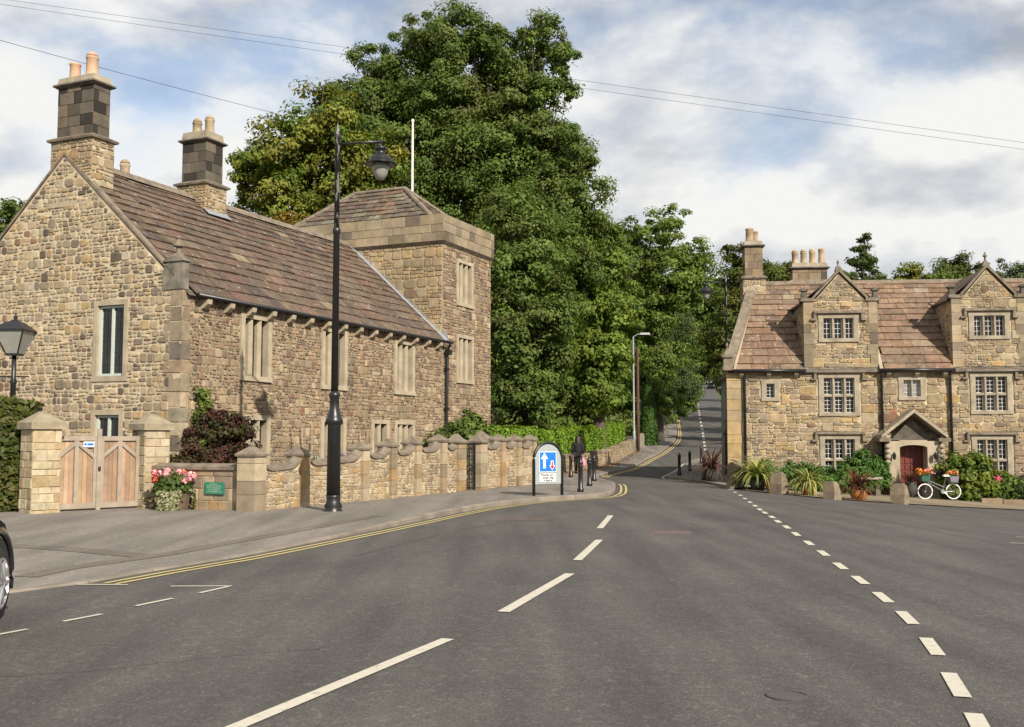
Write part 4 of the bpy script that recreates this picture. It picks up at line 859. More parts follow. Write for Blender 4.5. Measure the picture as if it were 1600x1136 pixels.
# rear wing seen past the corner
q = MB(); q.box(.88, 5.0, 6.3, 10.5, B0, 4.6); rw = q.build('rear_wing', STONE, H2, cols=True)
mW = lambda u, v, d: (u, 6.3 - d, v)
mW2 = lambda u, v, d: (.88 - d, u, v)
for p in rubble(rng, [(.88, B0), (2.9, B0), (2.9, 4.6), (.88, 4.6)], [], rowh=(.3, .4), big=.4): stone_mb(rng, p, mW, .03, pick(rng, PAL_R)).build('block', STONE, rw, cols=True)
q = MB(); q.box(.74, 1.2, 6.1, 10.6, 4.6, 4.75); q.box(.8, 1.15, 6.15, 6.6, 4.75, 5.35); q.box(.72, 1.22, 6.08, 6.68, 5.35, 5.5); q.build('rear_coping', CAPST, H2); finial(H2, .97, 6.38, 5.5, .7)
# porch
pc = MB(); pc.box(6.05, 6.46, -.85, -.02, B0, 1.62); pc.box(7.5, 7.92, -.85, -.02, B0, 1.62); po = pc.build('porch', DRESS, H2)
q = MB(); n = 10; arch = [(6.46, 1.62), (6.46, 1.38)] + [(6.46 + 1.04 * i / n, 1.38 + .09 * math.sin(math.pi * i / n) ** .6) for i in range(1, n)] + [(7.5, 1.38), (7.5, 1.62)]
pts = arch[1:-1]
for (u0, v0), (u1, v1) in zip(pts, pts[1:]): q.add([mF(u0, v0, .85), mF(u1, v1, .85), mF(u1, 1.66, .85), mF(u0, 1.66, .85), mF(u0, v0, .5), mF(u1, v1, .5), mF(u1, 1.66, .5), mF(u0, 1.66, .5)], [(0, 1, 2, 3), (4, 5, 6, 7), (0, 1, 5, 4)])
q.build('door_head', DRESS, po)
q = MB(); q.add([mF(6.2, 1.66, .55), mF(7.8, 1.66, .55), mF(7.0, 2.5, .55)], [(0, 1, 2)]); q.build('tympanum', SOOT, po)
for s in (-1, 1):
    q = MB(); A = (7.0 + s * 1.25, 1.72); Bp = (7.0, 2.72); P = [A, Bp, (Bp[0], Bp[1] + .14), (A[0], A[1] + .14)]; P = P if s < 0 else P[::-1]; q.prism(mF, P, 1.02, -.1); q.build('porch_coping', DRESSG, po)
    q = MB(); q.mbox(mF, 7.0 + s * 1.12 - .22, 7.0 + s * 1.12 + .22, 1.6, 1.74, -.1, 1.04); q.build('porch_kneeler', CAPST, po); finial(po, 7.0 + s * 1.08, -.85, 1.76, .7)
    # scrolled brackets
    q = MB()
    for k in range(5): q.lathe(7.0 + s * 1.02, -.93, [(.02, 0), (.11, .05), (.12, .12), (.07, .19), (.02, .21)], 10, .5 + k * .2)
    q.build('scroll_bracket', DRESSG, po, smooth=True)
finial(po, 7.0, -.9, 2.82, .5)
q = MB(); q.mbox(mF, 6.5, 7.5, B0, 1.6, .18, .24); dr = q.build('door', DARKW, po)
for i in range(4):
    for j in range(8): MB().mbox(mF, 6.58 + i * .22, 6.58 + i * .22 + .17, -.5 + j * .25, -.5 + j * .25 + .19, .24, .27).build('door_panel', DARKW, dr)
MB().mbox(mF, 6.4, 7.6, -.66, -.52, .3, 1.1).build('doorstep', DRESSG, po)
nb = MB().mbox(mF, 7.56, 7.92, .35, .5, .86, .88).build('notice_board', plain('varnished_wood', (.25, .09, .04), .5), H2)
for s in (6.2, 7.75):
    q = MB(); q.lathe(s, -1.02, [(.03, 0), (.06, .05), (.08, .2), (.03, .28), (0, .32)], 8, .9); q.box(s - .01, s + .01, -1.02, -.86, 1.1, 1.14); q.build('porch_lantern', BLACK, H2)
MB().mbox(mF, 6.35, 6.62, 2.7, 2.92, 0, .02).build('wall_panel', plain('red_panel', (.3, .07, .03), .7), H2)

# ------------------------------------------------------------------ leaves
def leaves(name, P, Nn, S, C, mat, parent=None, aspect=.55, seed=0, loc=None, kind=None):
    r = np.random.default_rng(seed); n = len(P)
    Nn = Nn / np.maximum(np.linalg.norm(Nn, axis=1, keepdims=True), 1e-6); T = np.cross(Nn, r.normal(size=(n, 3))); T /= np.maximum(np.linalg.norm(T, axis=1, keepdims=True), 1e-6); B = np.cross(Nn, T); S = S[:, None]
    V = np.empty((n, 4, 3), np.float32); V[:, 0] = P - T * S; V[:, 1] = P + B * S * aspect + Nn * S * .18; V[:, 2] = P + T * S; V[:, 3] = P - B * S * aspect + Nn * S * .18
    me = bpy.data.meshes.new(name); me.vertices.add(4 * n); me.vertices.foreach_set('co', V.ravel()); me.loops.add(4 * n); me.loops.foreach_set('vertex_index', np.arange(4 * n, dtype=np.int32))
    me.polygons.add(n); me.polygons.foreach_set('loop_start', np.arange(0, 4 * n, 4, dtype=np.int32)); me.polygons.foreach_set('loop_total', np.full(n, 4, np.int32)); me.update()
    a = me.attributes.new('Col', 'FLOAT_COLOR', 'FACE'); cc_ = np.ones((n, 4), np.float32); cc_[:, :3] = C; a.data.foreach_set('color', cc_.ravel()); me.materials.append(mat)
    o = bpy.data.objects.new(name, me); col.objects.link(o); o.parent = parent
    if loc is not None: o.location = loc
    if kind: o['kind'] = kind
    return o
def palette(r, n, cols):
    cols = np.array(cols); k = r.integers(0, len(cols), n); k2 = r.integers(0, len(cols), n); t = r.random((n, 1)); return cols[k] * t + cols[k2] * (1 - t)
def crown_points(r, lobes, dens, per, size, cols, flat=.6, inner=.25, droop=0, crs=1.0):
    PP, NN, SS, CC = [], [], [], []
    for lobe in lobes:
        x, y, z, rad = lobe[:4]; far = len(lobe) > 4; dn, sz, pr = (dens * .5, size * 1.7, max(8, per // 3)) if far else (dens, size, per)
        n = max(4, int(4 * math.pi * rad * rad * dn)); ni = int(n * inner)
        D = r.normal(size=(n + ni, 3)); D /= np.linalg.norm(D, axis=1, keepdims=True); rr = np.concatenate([rad * r.uniform(.7, 1.15, n), rad * r.uniform(.2, .7, ni)])[:, None]
        C0 = np.array([x, y, z]) + D * rr * np.array([1, 1, .9]); cc0 = palette(r, n + ni, cols) * r.uniform(.75, 1.25, (n + ni, 1)); cr = crs * (.2 + .11 * rad) * r.uniform(.6, 1.4, (n + ni, 1))
        k = np.repeat(np.arange(n + ni), pr); o = r.normal(size=(len(k), 3)); o /= np.linalg.norm(o, axis=1, keepdims=True); q = r.random((len(k), 1)) ** .5; O = o * q * 1.75 * cr[k] * np.array([1, 1, flat])
        if droop: O[:, 2] -= droop * np.abs(r.normal(size=len(k))) * cr[k][:, 0] * 1.5
        PP.append(C0[k] + O); NN.append(D[k] * .4 + o * .55 + np.array([0, 0, .35]) + r.normal(size=(len(k), 3)) * .3); SS.append(sz * r.uniform(.6, 1.3, len(k))); CC.append(cc0[k] * r.uniform(.88, 1.14, (len(k), 1)))
    return np.concatenate(PP), np.concatenate(NN), np.concatenate(SS), np.concatenate(CC)
def tree(name, label, base, lobes, cols, size=.2, dens=.9, per=60, depth=3.0, seed=0, trunk=.45, group='trees around the road', cat='tree', back=1, flat=.6, droop=0, limb=None, crs=1.0):
    size *= .6; dens *= .9; per = int(per * 2.2)
    """lobes: (X, Z, r) in world units; depth jitters them in Y so that the crown is round"""
    rg = random.Random(seed); r = np.random.default_rng(seed); bx, by = base; bz = G(bx, by) - .15
    root = empty(name, (bx, by, bz), 0, label, cat, group); Ls = []
    for (x, z, rad) in lobes:
        Ls.append((x - bx, rg.uniform(-.6, .35) * depth, z - bz, rad))
    for k in range(back):
        for (x, z, rad) in lobes: Ls.append(((x - bx) * .85 + rg.uniform(-.5, .5), depth * rg.uniform(.5, 1.2), (z - bz) * rg.uniform(.86, 1.0), rad * .9, 1))
    P, Nn, S, C = crown_points(r, Ls, dens, per, size, cols, flat=flat, droop=droop, crs=crs)
    leaves('crown', P, Nn, S, C, LEAF, root, seed=seed)
    zt = max(l[2] for l in Ls); t = MB(); xc = sum(l[0] for l in Ls) / len(Ls)
    t.tube([(0, 0, -.2), (.02 * zt * .1, 0, zt * .06), (xc * .25, 0, zt * .3), (xc * .6, .1, zt * .6), (xc, .2, zt * .86)], [trunk * 1.35, trunk, trunk * .8, trunk * .5, trunk * .15], 9)
    for (x, y, z, rad) in [l[:4] for l in Ls]:
        a = max(.15, min(.75, (z / zt) * .72)); s = Vector((xc * max(0, a - .1), .1, zt * a)); e = Vector((x, y, z)); mid = s.lerp(e, .5) + Vector((0, 0, -.12 * (e - s).length + rg.uniform(-.3, .3)))
        t.tube([s, mid, e], [trunk * .3, trunk * .2, trunk * .07], 6)
        for k in range(4):
            d = Vector((rg.gauss(0, 1), rg.gauss(0, 1), rg.gauss(.2, .8))).normalized() * rad * .95; t.tube([mid.lerp(e, .8), e + d * .5 + Vector((0, 0, .1)), e + d], [trunk * .07, trunk * .045, .015], 5)
    t.build('trunk', BARK, root, smooth=True); return root
DG = [(0.1, 0.154, 0.031), (0.084, 0.139, 0.028), (0.126, 0.174, 0.037), (0.138, 0.165, 0.043)]
MG = [(0.113, 0.174, 0.031), (0.132, 0.192, 0.032), (0.098, 0.157, 0.029), (0.157, 0.203, 0.037)]
YG = [(0.136, 0.188, 0.029), (0.173, 0.199, 0.032), (0.099, 0.154, 0.025), (0.21, 0.199, 0.037)]
BG = [(0.148, 0.211, 0.034), (0.177, 0.234, 0.039), (0.125, 0.188, 0.032)]
OG = [(.2, .13, .02), (.24, .12, .02), (.13, .13, .024), (.17, .15, .026)]
tree('lime_tree', 'tallest broad tree towering behind the square tower, with a loose top', (-1.5, 60), [(-3.61, 24.19, 2.04), (-6.3, 22.6, 2.18), (-1.08, 22.05, 1.93), (-3.95, 20.94, 2.46), (-8.61, 19.84, 2.46), (-5.73, 18.02, 2.99), (-1.79, 17.65, 3.34), (1.79, 17.29, 2.64), (3.74, 15.11, 1.93), (1.25, 13.31, 2.99), (-2.85, 14.03, 3.16), (-6.77, 14.75, 2.46), (3.55, 11.87, 1.76), (-1.06, 10.44, 2.81), (1.77, 9.37, 2.28), (1.0, 6.0, 2.2), (.6, 20.6, 1.7), (2.2, 19.3, 1.7), (-9.4, 21.4, 1.5), (-10.3, 19.4, 1.6), (3.0, 17.4, 1.6), (-.2, 23.2, 1.5), (.5, 22.0, 1.4), (-7.8, 22.9, 1.5), (-5.2, 24.6, 1.4), (4.3, 13.6, 1.5), (-2.2, 24.4, 1.4), (-1.2, 23.9, 1.3)],
     DG, size=.165, dens=.85, per=84, depth=3.6, seed=1, trunk=.75)
tree('walnut_tree', 'sparse tree top with gaps of sky right of the tallest crown', (1.2, 58.5), [(1.8, 25.0, 1.1), (2.6, 24.1, .85), (1.1, 24.2, .8), (3.0, 22.9, .9), (1.7, 23.1, .8), (2.5, 21.6, .95), (3.1, 21.2, .7), (1.3, 21.6, .85), (.8, 22.9, .6), (1.6, 19.8, 1.1), (2.2, 18.6, 1.2), (1.0, 18.4, 1.2)], DG, size=.18, dens=1.0, per=50, depth=.9, seed=2, trunk=.2, back=0, crs=.95)
tree('sycamore_tree', 'dark leafy tree pressed against the right edge of the tower', (.8, 51.5), [(0.0, 9.53, 1.82), (.92, 11.07, 1.67), (0, 6.76, 1.67), (1.22, 5.54, 1.52), (-.15, 4.02, 1.52), (.91, 3.11, 1.36), (1.83, 7.38, 1.21), (.3, 12.6, 1.5)], DG, size=.18, dens=1.0, per=62, depth=1.8, seed=3, trunk=.4)
tree('horse_chestnut_tree', 'yellowing tree left of the tallest crown, behind the house ridge', (-10.2, 55), [(-10.02, 18.4, 1.8), (-11.66, 16.5, 1.8), (-13.15, 15.9, 1.3), (-14.06, 16.4, .72), (-11.96, 14.2, 1.37), (-9.32, 15.5, 2.29), (-7.49, 16.4, 1.8), (-13.96, 14.5, .82), (-7.97, 14.0, 1.64), (-10, 12.5, 1.6)], YG, size=.2, dens=.85, per=60, depth=2.2, seed=4, trunk=.5)
tree('maple_tree', 'low tree with orange autumn leaves peeping over the house ridge', (-9.8, 50.5), [(-9.67, 12.0, .91), (-8.6, 12.2, .79), (-10.75, 12.0, .67), (-9.7, 10.8, 1.1)], OG, size=.15, dens=1.3, per=50, depth=.8, seed=5, trunk=.2)
tree('horse_chestnut_tree', 'bright green tree in front of the dark shade above the hedge', (5.2, 63), [(4.93, 11.81, 1.8), (5.67, 9.14, 1.88), (4.71, 6.86, 1.7), (5.3, 4.6, 1.3), (3.97, 9.9, 1.5), (5.32, 13.73, 1.32), (5.9, 6.7, 1.1)], BG, size=.22, dens=.9, per=54, depth=1.8, seed=6, trunk=.4)
tree('beech_tree', 'tall rounded tree left of the climbing road, right of the tallest crown', (12.4, 90), [(10.79, 19.09, 1.92), (13.23, 19.91, 1.81), (15.36, 17.46, 1.81), (9.96, 15.55, 2.67), (13.45, 15.55, 2.93), (11.27, 12.3, 2.4), (8.62, 17.18, 1.6), (16.14, 15.3, 1.6), (9.13, 12.84, 2.13), (12, 9, 2.2), (11.7, 6.6, 1.7), (12.6, 5.0, 1.3), (10.6, 8.0, 1.6)], MG, size=.24, dens=.6, per=46, depth=3, seed=7, trunk=.5)
tree('birch_tree', 'drooping feathery tree overhanging the left pavement on the hill', (14.0, 99.5), [(14.31, 10.52, 1.8), (15.6, 8.13, 1.7), (13.98, 6.94, 1.9), (13.4, 4.6, 1.4), (13.13, 11.72, 1.78), (16.3, 6.94, 1.1), (15.23, 12.92, 1.9)], [(.072, .1, .032), (.085, .112, .036), (.06, .088, .028)], size=.17, dens=1.0, per=56, depth=1.6, seed=8, trunk=.25, droop=.8, flat=1.1)
tree('oak_tree', 'dark tree arching over the top of the climbing road', (24, 152), [(27.91, 20.77, 4.0), (30.13, 17.0, 3.2), (25.5, 17.6, 3.2), (30.99, 14.5, 2.6), (24.0, 21.69, 3.09), (31.13, 21.69, 3.64), (23, 15, 3), (21, 19, 3.2)], DG, size=.4, dens=.32, per=46, depth=4, seed=9, trunk=.6)
tree('oak_tree', 'farthest round tree closing the view at the hilltop', (36, 262), [(42, 34, 5), (46, 37, 4.4), (38, 35, 4.6), (48, 30, 5), (37, 29, 5), (52, 34, 5), (34, 24, 5), (52, 26, 4), (57, 30, 5), (45.5, 22.5, 3.4), (50, 23.5, 3.4), (54, 21.5, 3.4), (43, 19, 3), (56.5, 18.5, 3.4)], DG, size=.75, dens=.14, per=26, depth=5, seed=10, trunk=.8)
tree('ash_tree', 'rounded yellow green tree behind the end chimney of the gabled house', (18.0, 76), [(16.75, 13.8, 1.45), (18.58, 13.5, 1.36), (19.72, 13.3, 1.14), (17.41, 12.4, 1.36), (19.01, 12.1, 1.18), (16.0, 11, 1.5), (18, 10, 1.6), (15.3, 9, 1.4), (16.2, 7, 1.4), (16.4, 15.0, 1.1), (20.6, 13.6, .9)], [(.1, .125, .022), (.085, .115, .022), (.12, .13, .028)], size=.2, dens=1.0, per=50, depth=1.5, seed=12, trunk=.35)
tree('rowan_tree', 'loose upright tree behind the gabled house ridge between its dormers', (26.6, 80), [(26.2, 15.0, .9), (26.75, 16.3, .55), (25.92, 13.6, 1.0), (27.64, 14.2, .8), (26.64, 13.0, 1.1), (27.5, 15.6, .55), (26.4, 12, 1.3), (28.3, 13.2, .8), (25.3, 14.4, .6), (26.9, 17.0, .4)], [(.075, .11, .03), (.09, .125, .036)], size=.2, dens=.85, per=40, depth=1.0, seed=13, trunk=.25, crs=.8)
tree('hawthorn_tree', 'small round tree just over the ridge between the two dormers', (27.3, 72), [(27.08, 12.9, .87), (28.18, 12.85, .87), (26.4, 12.4, .7), (27.3, 11.5, 1.2), (28.6, 12, .8), (29.0, 12.6, .8), (25.6, 11.8, .8)], YG, size=.17, dens=1.2, per=50, depth=.9, seed=14, trunk=.2)
tree('hawthorn_tree', 'rounder green tree over the ridge left of the right dormer finial', (30.4, 72), [(30.39, 13.3, 1.05), (31.48, 12.85, .87), (29.5, 12.8, .79), (30.4, 11.6, 1.3), (29, 12, .8), (32.4, 12.2, .8), (30.8, 13.9, .7)], [(.085, .115, .024), (.1, .12, .026), (.07, .1, .02)], size=.17, dens=1.2, per=50, depth=.9, seed=15, trunk=.2)
tree('willow_tree', 'pale open tree beyond the roof at the right edge, right of the dormer finial', (30.4, 64), [(30.35, 12.1, .8), (30.92, 11.6, .7), (29.74, 11.5, .54), (30.3, 10.8, 1.1), (31.3, 12.2, .5)], [(.11, .14, .06), (.09, .12, .05)], size=.15, dens=1.1, per=36, depth=.8, seed=16, trunk=.15, crs=.8)
tree('pine_tree', 'small dark tree top at the far left edge behind the house', (-28.5, 60), [(-28.4, 14.6, 1.0), (-29.5, 14.0, 1.2), (-27.8, 13.4, .8), (-28.6, 12.4, 1.4)], DG, size=.2, dens=1.0, per=50, depth=1, seed=17, trunk=.25)
tree('beech_tree', 'dark rounded tree at the bend beyond the top of the hill road', (62, 345), [(58, 24, 6), (66, 26, 6), (52, 27, 6), (60, 34, 7), (70, 34, 6), (50, 36, 6), (56, 42, 6), (68, 42, 6), (46, 30, 5)], DG, size=.9, dens=.10, per=24, depth=6, seed=18, trunk=.8)
# trees on the bank right of the hill road, shading it
for i, (x, y, h) in enumerate(((22.5, 88, 9), (26, 104, 10), (30, 122, 11), (36, 142, 12), (43, 170, 13))):
    z = G(x, y); tree('roadside_tree', ['first', 'second', 'third', 'fourth', 'fifth'][i] + ' tree up the right bank of the hill road, mostly hidden by the gabled house', (x, y), [(x, z + h * .8, h * .2), (x - h * .2, z + h * .6, h * .22), (x + h * .2, z + h * .6, h * .22), (x, z + h * .45, h * .22)], MG, size=.34, dens=.45, per=26, depth=2, seed=40 + i, trunk=.25, back=1)
# darker wood behind the hedge that closes the view
for i, (x, y, h) in enumerate(((-3.5, 70, 13), (2.5, 76, 12), (8, 100, 15), (.5, 92, 17), (16, 122, 14), (20, 140, 15), (5.5, 80, 10))):
    z = G(x, y); tree('wood_tree', ('dark tree filling the shade behind the bright hedge, left part', 'dark tree filling the shade behind the bright hedge, middle part', 'dark tree in the wood behind the drooping roadside tree', 'tall dark tree deep in the wood behind the hedge', 'dark tree left of the road halfway up the hill', 'dark tree left of the road near the hill crest', 'dark low tree behind the hedge by the steel lamp column')[i], (x, y), [(x, z + h * .84, h * .17), (x - h * .18, z + h * .66, h * .2), (x + h * .18, z + h * .66, h * .2), (x - h * .16, z + h * .4, h * .2), (x + h * .16, z + h * .4, h * .2), (x, z + h * .2, h * .19), (x + h * .2, z + h * .16, h * .15), (x - h * .2, z + h * .16, h * .15)], DG, size=.34, dens=.45, per=26, depth=2, seed=60 + i, trunk=.3, back=0)
# slim conifer by the lamp column
def conifer(name, label, x, y, h, w, seed):
    r = np.random.default_rng(seed); n = 9000; t = r.random(n) ** .8; a = r.uniform(0, 2 * np.pi, n); rr = w * (1 - t ** 1.6) * r.uniform(.75, 1.05, n); root = empty(name, (x, y, G(x, y)), 0, label, 'tree', 'trees around the road')
    P = np.stack([rr * np.cos(a), rr * np.sin(a), t * h], 1); Nn = np.stack([np.cos(a), np.sin(a), .3 + 0 * a], 1) + r.normal(size=(n, 3)) * .4
    leaves('crown', P, Nn, .1 * r.uniform(.6, 1.4, n), palette(r, n, [(.055, .11, .02), (.07, .13, .024)]), LEAF, root, seed=seed); MB().lathe(0, 0, [(.1, 0), (w * .5, .3), (w * .5, h * .5), (.02, h * .95)], 8).build('trunk', BARK, root)
conifer('cypress_tree', 'slim conical conifer right of the tall wooden pole', 10.6, 82, 5.8, .75, 5)
# hedges
def hedge(name, label, line, w, z0, ztopf, cols, size, n, seed, cat='hedge', group=None):
    r = np.random.default_rng(seed); P, Nn = [], []; line = [Vector(p) for p in line]; tot = sum((b - a).length for a, b in zip(line, line[1:])); core = MB(); root = empty(name, (0, 0, 0), 0, label, cat, group)
    for a, b in zip(line, line[1:]):
        l = (b - a).length; t = (b - a) / l; nn = Vector((-t.y, t.x)); k = int(n * l / tot)
        s = r.random(k); side = r.random(k); wob = .08 * np.sin(s * l * 2.3 + 1) + .05 * np.sin(s * l * 5.1)
        zt = np.array([ztopf(a.x + t.x * l * q, a.y + t.y * l * q) for q in s]); zb = np.array([G(a.x + t.x * l * q, a.y + t.y * l * q) + z0 for q in s])
        top = side < .3; off = np.where(top, r.uniform(-w / 2, w / 2, k), np.where(side < .85, -w / 2 if False else w / 2, -w / 2)) ; off = np.where(side < .3, off, np.where(r.random(k) < .5, w / 2, -w / 2))
        z = np.where(top, zt + wob + r.normal(size=k) * .03, zb + (zt - zb) * r.random(k)); ofw = off * (1 + .12 * wob) + r.normal(size=k) * .05 + wob * .8
        # rounded shoulders
        P.append(np.stack([a.x + t.x * l * s + nn.x * ofw, a.y + t.y * l * s + nn.y * ofw, z], 1)); Nn.append(np.stack([nn.x * np.sign(off) * (~top), nn.y * np.sign(off) * (~top), np.where(top, 1, .45)], 1) + r.normal(size=(k, 3)) * .45)
        for q0, q1 in [(i / max(1, int(l)), (i + 1) / max(1, int(l))) for i in range(max(1, int(l)))]:
            A, B = a + t * l * q0, a + t * l * q1; h0, h1 = ztopf(A.x, A.y) - .1, ztopf(B.x, B.y) - .1; e = nn * (w / 2 - .1)
            core.add([(*(A - e), G(*A) + z0), (*(A + e), G(*A) + z0), (*(B + e), G(*B) + z0), (*(B - e), G(*B) + z0), (*(A - e), h0), (*(A + e), h0), (*(B + e), h1), (*(B - e), h1)], [(4, 5, 6, 7), (0, 1, 5, 4), (1, 2, 6, 5), (2, 3, 7, 6), (3, 0, 4, 7)])
    P = np.concatenate(P); Nn = np.concatenate(Nn); m = len(P); blot = palette(r, 400, cols); idx = ((P[:, 0] * 1.7).astype(int) * 7 + (P[:, 1] * 1.1).astype(int) * 13 + (P[:, 2] * 2).astype(int) * 5) % 400
    C = blot[idx] * .5 + palette(r, m, cols) * .5
    leaves('foliage', P, Nn, size * r.uniform(.6, 1.4, m), C * r.uniform(.8, 1.2, (m, 1)), LEAF, root, seed=seed); core.build('twigs', plain('hedge_twigs_' + str(seed), (.035, .045, .014), 1), root); return root
WL = [(.35, 41.5), (1.1, 45.4), (4.0, 55.2), (5.5, 59.5), (8.5, 73.2)]
hedge('hedge', 'long bright green clipped hedge behind the low stone wall beside the pavement', [(-2.6, 41.5), (-.15, 46), (2.75, 56), (4.3, 60.5), (7.2, 73.2)], 1.1, .1, lambda x, y: G(x, y) + 2.15 - .006 * (y - 41) , [(.19, .32, .03), (.23, .36, .034), (.14, .25, .026), (.15, .22, .04)], .07, 56000, 3)
hedge('beech_hedge', 'dense clipped hedge left of the wooden gate at the picture edge', [(-15, 22.2), (-10.42, 23.25)], .9, .0, lambda x, y: 2.5, [(.06, .085, .016), (.095, .11, .024), (.13, .10, .03), (.05, .075, .016)], .075, 16000, 4)
# low field wall under the hedge
rng = random.Random(51)
fwl = empty('roadside_wall', (0, 0, 0), 0, 'low rough stone wall along the pavement under the bright hedge', 'wall'); k = 0
fwl_core = MB(); FS = []
for a, b in zip(WL, WL[1:]):
    A, B = Vector(a), Vector(b); l = (B - A).length; t = (B - A) / l; nn = Vector((t.y, -t.x))
    def mW_(u, v, d, A=A, t=t, nn=nn): p = A + t * u + nn * d; return (p.x, p.y, G(p.x, p.y) + v)
    n = int(l / 1.5) + 1
    for i in range(n): fwl_core.mbox(mW_, l * i / n, l * (i + 1) / n, -.2, .8, -.35, 0)
    for p in rubble(rng, [(0, 0), (l, 0), (l, .84), (0, .84)], [], rowh=(.24, .34), big=.4, wmul=1.4): FS.append((abs(poly_area(p)), stone_mb(rng, p, mW_, .04, pick(rng, PAL_R)), fwl))
    u = 0
    while u < l - .1:
        w = min(rng.uniform(.3, .6), l - u); q = MB(); q.cur = pick(rng, PAL_P); q.mbox(mW_, u + .005, u + w - .005, .8, rng.uniform(.88, .96), -.4, .06); FS.append((.2, q, fwl)); u += w
fwl_core.build('wall_core', MORTAR2, fwl); finish_pieces(FS, 120, 'stone', STONE, fwl, 'small_stones')

# ------------------------------------------------------------------ street lamps
def street_lamp(loc, rz, label, h=8.4):
    r = empty('street_lamp', loc, rz, label, 'street lamp', 'tall black street lamps')
    MB().lathe(0, 0, [(.22, 0), (.22, .06), (.17, .1), (.2, .16), (.15, .26), (.15, .36), (.16, .4)], 20).build('base', BLACK, r, smooth=True)
    MB().lathe(0, 0, [(.15, .4), (.14, 1.9), (.15, 1.92), (.19, 1.95), (.19, 2.02), (.15, 2.08), (.135, 2.15), (.1, 2.25), (.1, 2.5), (.12, 2.53), (.12, 2.58), (.08, 2.64)], 20).build('sleeve', BLACK, r, smooth=True)
    MB().lathe(0, 0, [(.08, 2.6), (.068, 6.1), (.085, 6.12), (.085, 6.2), (.062, 6.24)], 16).build('column', BLACK, r, smooth=True)
    MB().lathe(0, 0, [(.06, 6.24), (.055, h - .35), (.07, h - .33), (.07, h - .2), (.04, h - .15), (.02, h - .05), (0, h + .08)], 16).build('upper_column', WORN, r, smooth=True)
    z = h - .43; q = MB(); q.tube([(.03, 0, z - .02), (.5, 0, z + .02), (1.05, 0, z + .05)], [.03, .026, .03], 8); q.tube([(.95, 0, z + .05), (.95, 0, z - .15)], .02, 8); q.build('arm', BLACK, r, smooth=True)
    ln = MB().lathe(.95, 0, [(.03, .2), (.12, .18), (.14, .12), (.1, .1), (.1, .02), (.2, -.04), (.24, -.08), (.25, -.17), (.36, -.2), (.37, -.22), (.25, -.215)], 20, z - .25).build('lantern', BLACK, r, smooth=True)
    MB().lathe(.95, 0, [(.19, -.21), (.185, -.3), (.15, -.45), (.09, -.54), (.02, -.57)], 18, z - .25).build('lamp_bowl', LAMPG, ln, smooth=True); return r
street_lamp((-3.85, 22.9, .05), R(2), 'tall black street lamp with hanging lantern before the garden wall', 8.55)
street_lamp((10.2, 50, .0), R(182), 'black street lamp with hanging lantern behind the gabled house end', 9.6)
# lantern on a post beyond the clipped hedge
lp = empty('lantern_post', (-11.35, 24, 0), 0, 'black post with glazed square lantern rising above the left hedge', 'lamp post')
MB().lathe(0, 0, [(.07, 0), (.06, 2.9), (.08, 2.95), (.05, 3.05), (.05, 3.6)], 12).build('post', BLACK, lp, smooth=True); q = MB(); q.tube([(-.35, 0, 3.08), (.35, 0, 3.08)], .015, 6); q.build('ladder_bar', BLACK, lp)
q = MB(); q.frustum(0, 0, 3.55, 3.6, .3, .3, .3, .3); q.frustum(0, 0, 4.1, 4.14, .7, .7, .7, .7); q.frustum(0, 0, 4.14, 4.32, .7, .7, .3, .3); q.frustum(0, 0, 4.32, 4.38, .2, .2, .1, .1); q.lathe(0, 0, [(.03, 0), (.05, .06), (0, .14)], 8, 4.38)
for sx in (-1, 1):
    for sy in (-1, 1): q.tube([(sx * .14, sy * .14, 3.6), (sx * .33, sy * .33, 4.1)], .018, 6)
q.build('lantern_frame', BLACK, lp); MB().frustum(0, 0, 3.6, 4.1, .27, .27, .64, .64).build('lantern_glass', LAMPG, lp)
# steel columns and wooden pole up the road
def steel(loc, h, arm, label):
    r = empty('lamp_column', loc, 0, label, 'lamp column', 'steel road lamps on the hill'); MB().lathe(0, 0, [(.1, 0), (.1, 1.4), (.065, 1.45), (.055, h)], 10).build('column', GALV, r, smooth=True)
    MB().tube([(0, 0, h - .02), (arm * .5, 0, h + .16), (arm, 0, h + .2)], .035, 6).build('arm', GALV, r); q = MB(); q.frustum(arm + .3, 0, h + .14, h + .28, .75, .22, .6, .16); q.build('lamp_head', GALV, r)
steel((8.35, 72.4, G(8.35, 72.4) + .1), 7.9, .5, 'nearest grey steel lamp column beside the wooden pole'); steel((11.0, 90, G(11, 90) + .1), 6.9, 1.9, 'second grey steel lamp up the hill among the leaves'); steel((13.0, 96.5, G(13, 96.5) + .1), 6.6, 1.7, 'farthest steel lamp on the hill, only its head showing')
q = MB(); q.lathe(0, 0, [(.12, -.2), (.11, 3), (.09, 7.3), (.08, 7.4)], 10); wp = q.build('wooden_pole', POLEW, loc=(8.75, 73.4, G(8.75, 73.4)), smooth=True); tag(wp, 'dark brown wooden pole right behind the nearest steel lamp column', 'pole')
fe = empty('picket_fence', (9.6, 79, G(9.6, 79)), R(70), 'short grey board fence end beside the conical conifer', 'fence')
for k in range(8): MB().box(-1.2 + k * .3, -1.2 + k * .3 + .26, -.02, .02, 0, 1.15 - .05 * (k % 2)).build('board', FENCEW, fe)
MB().box(-1.25, 1.25, .02, .06, .85, .95).build('rail', FENCEW, fe)
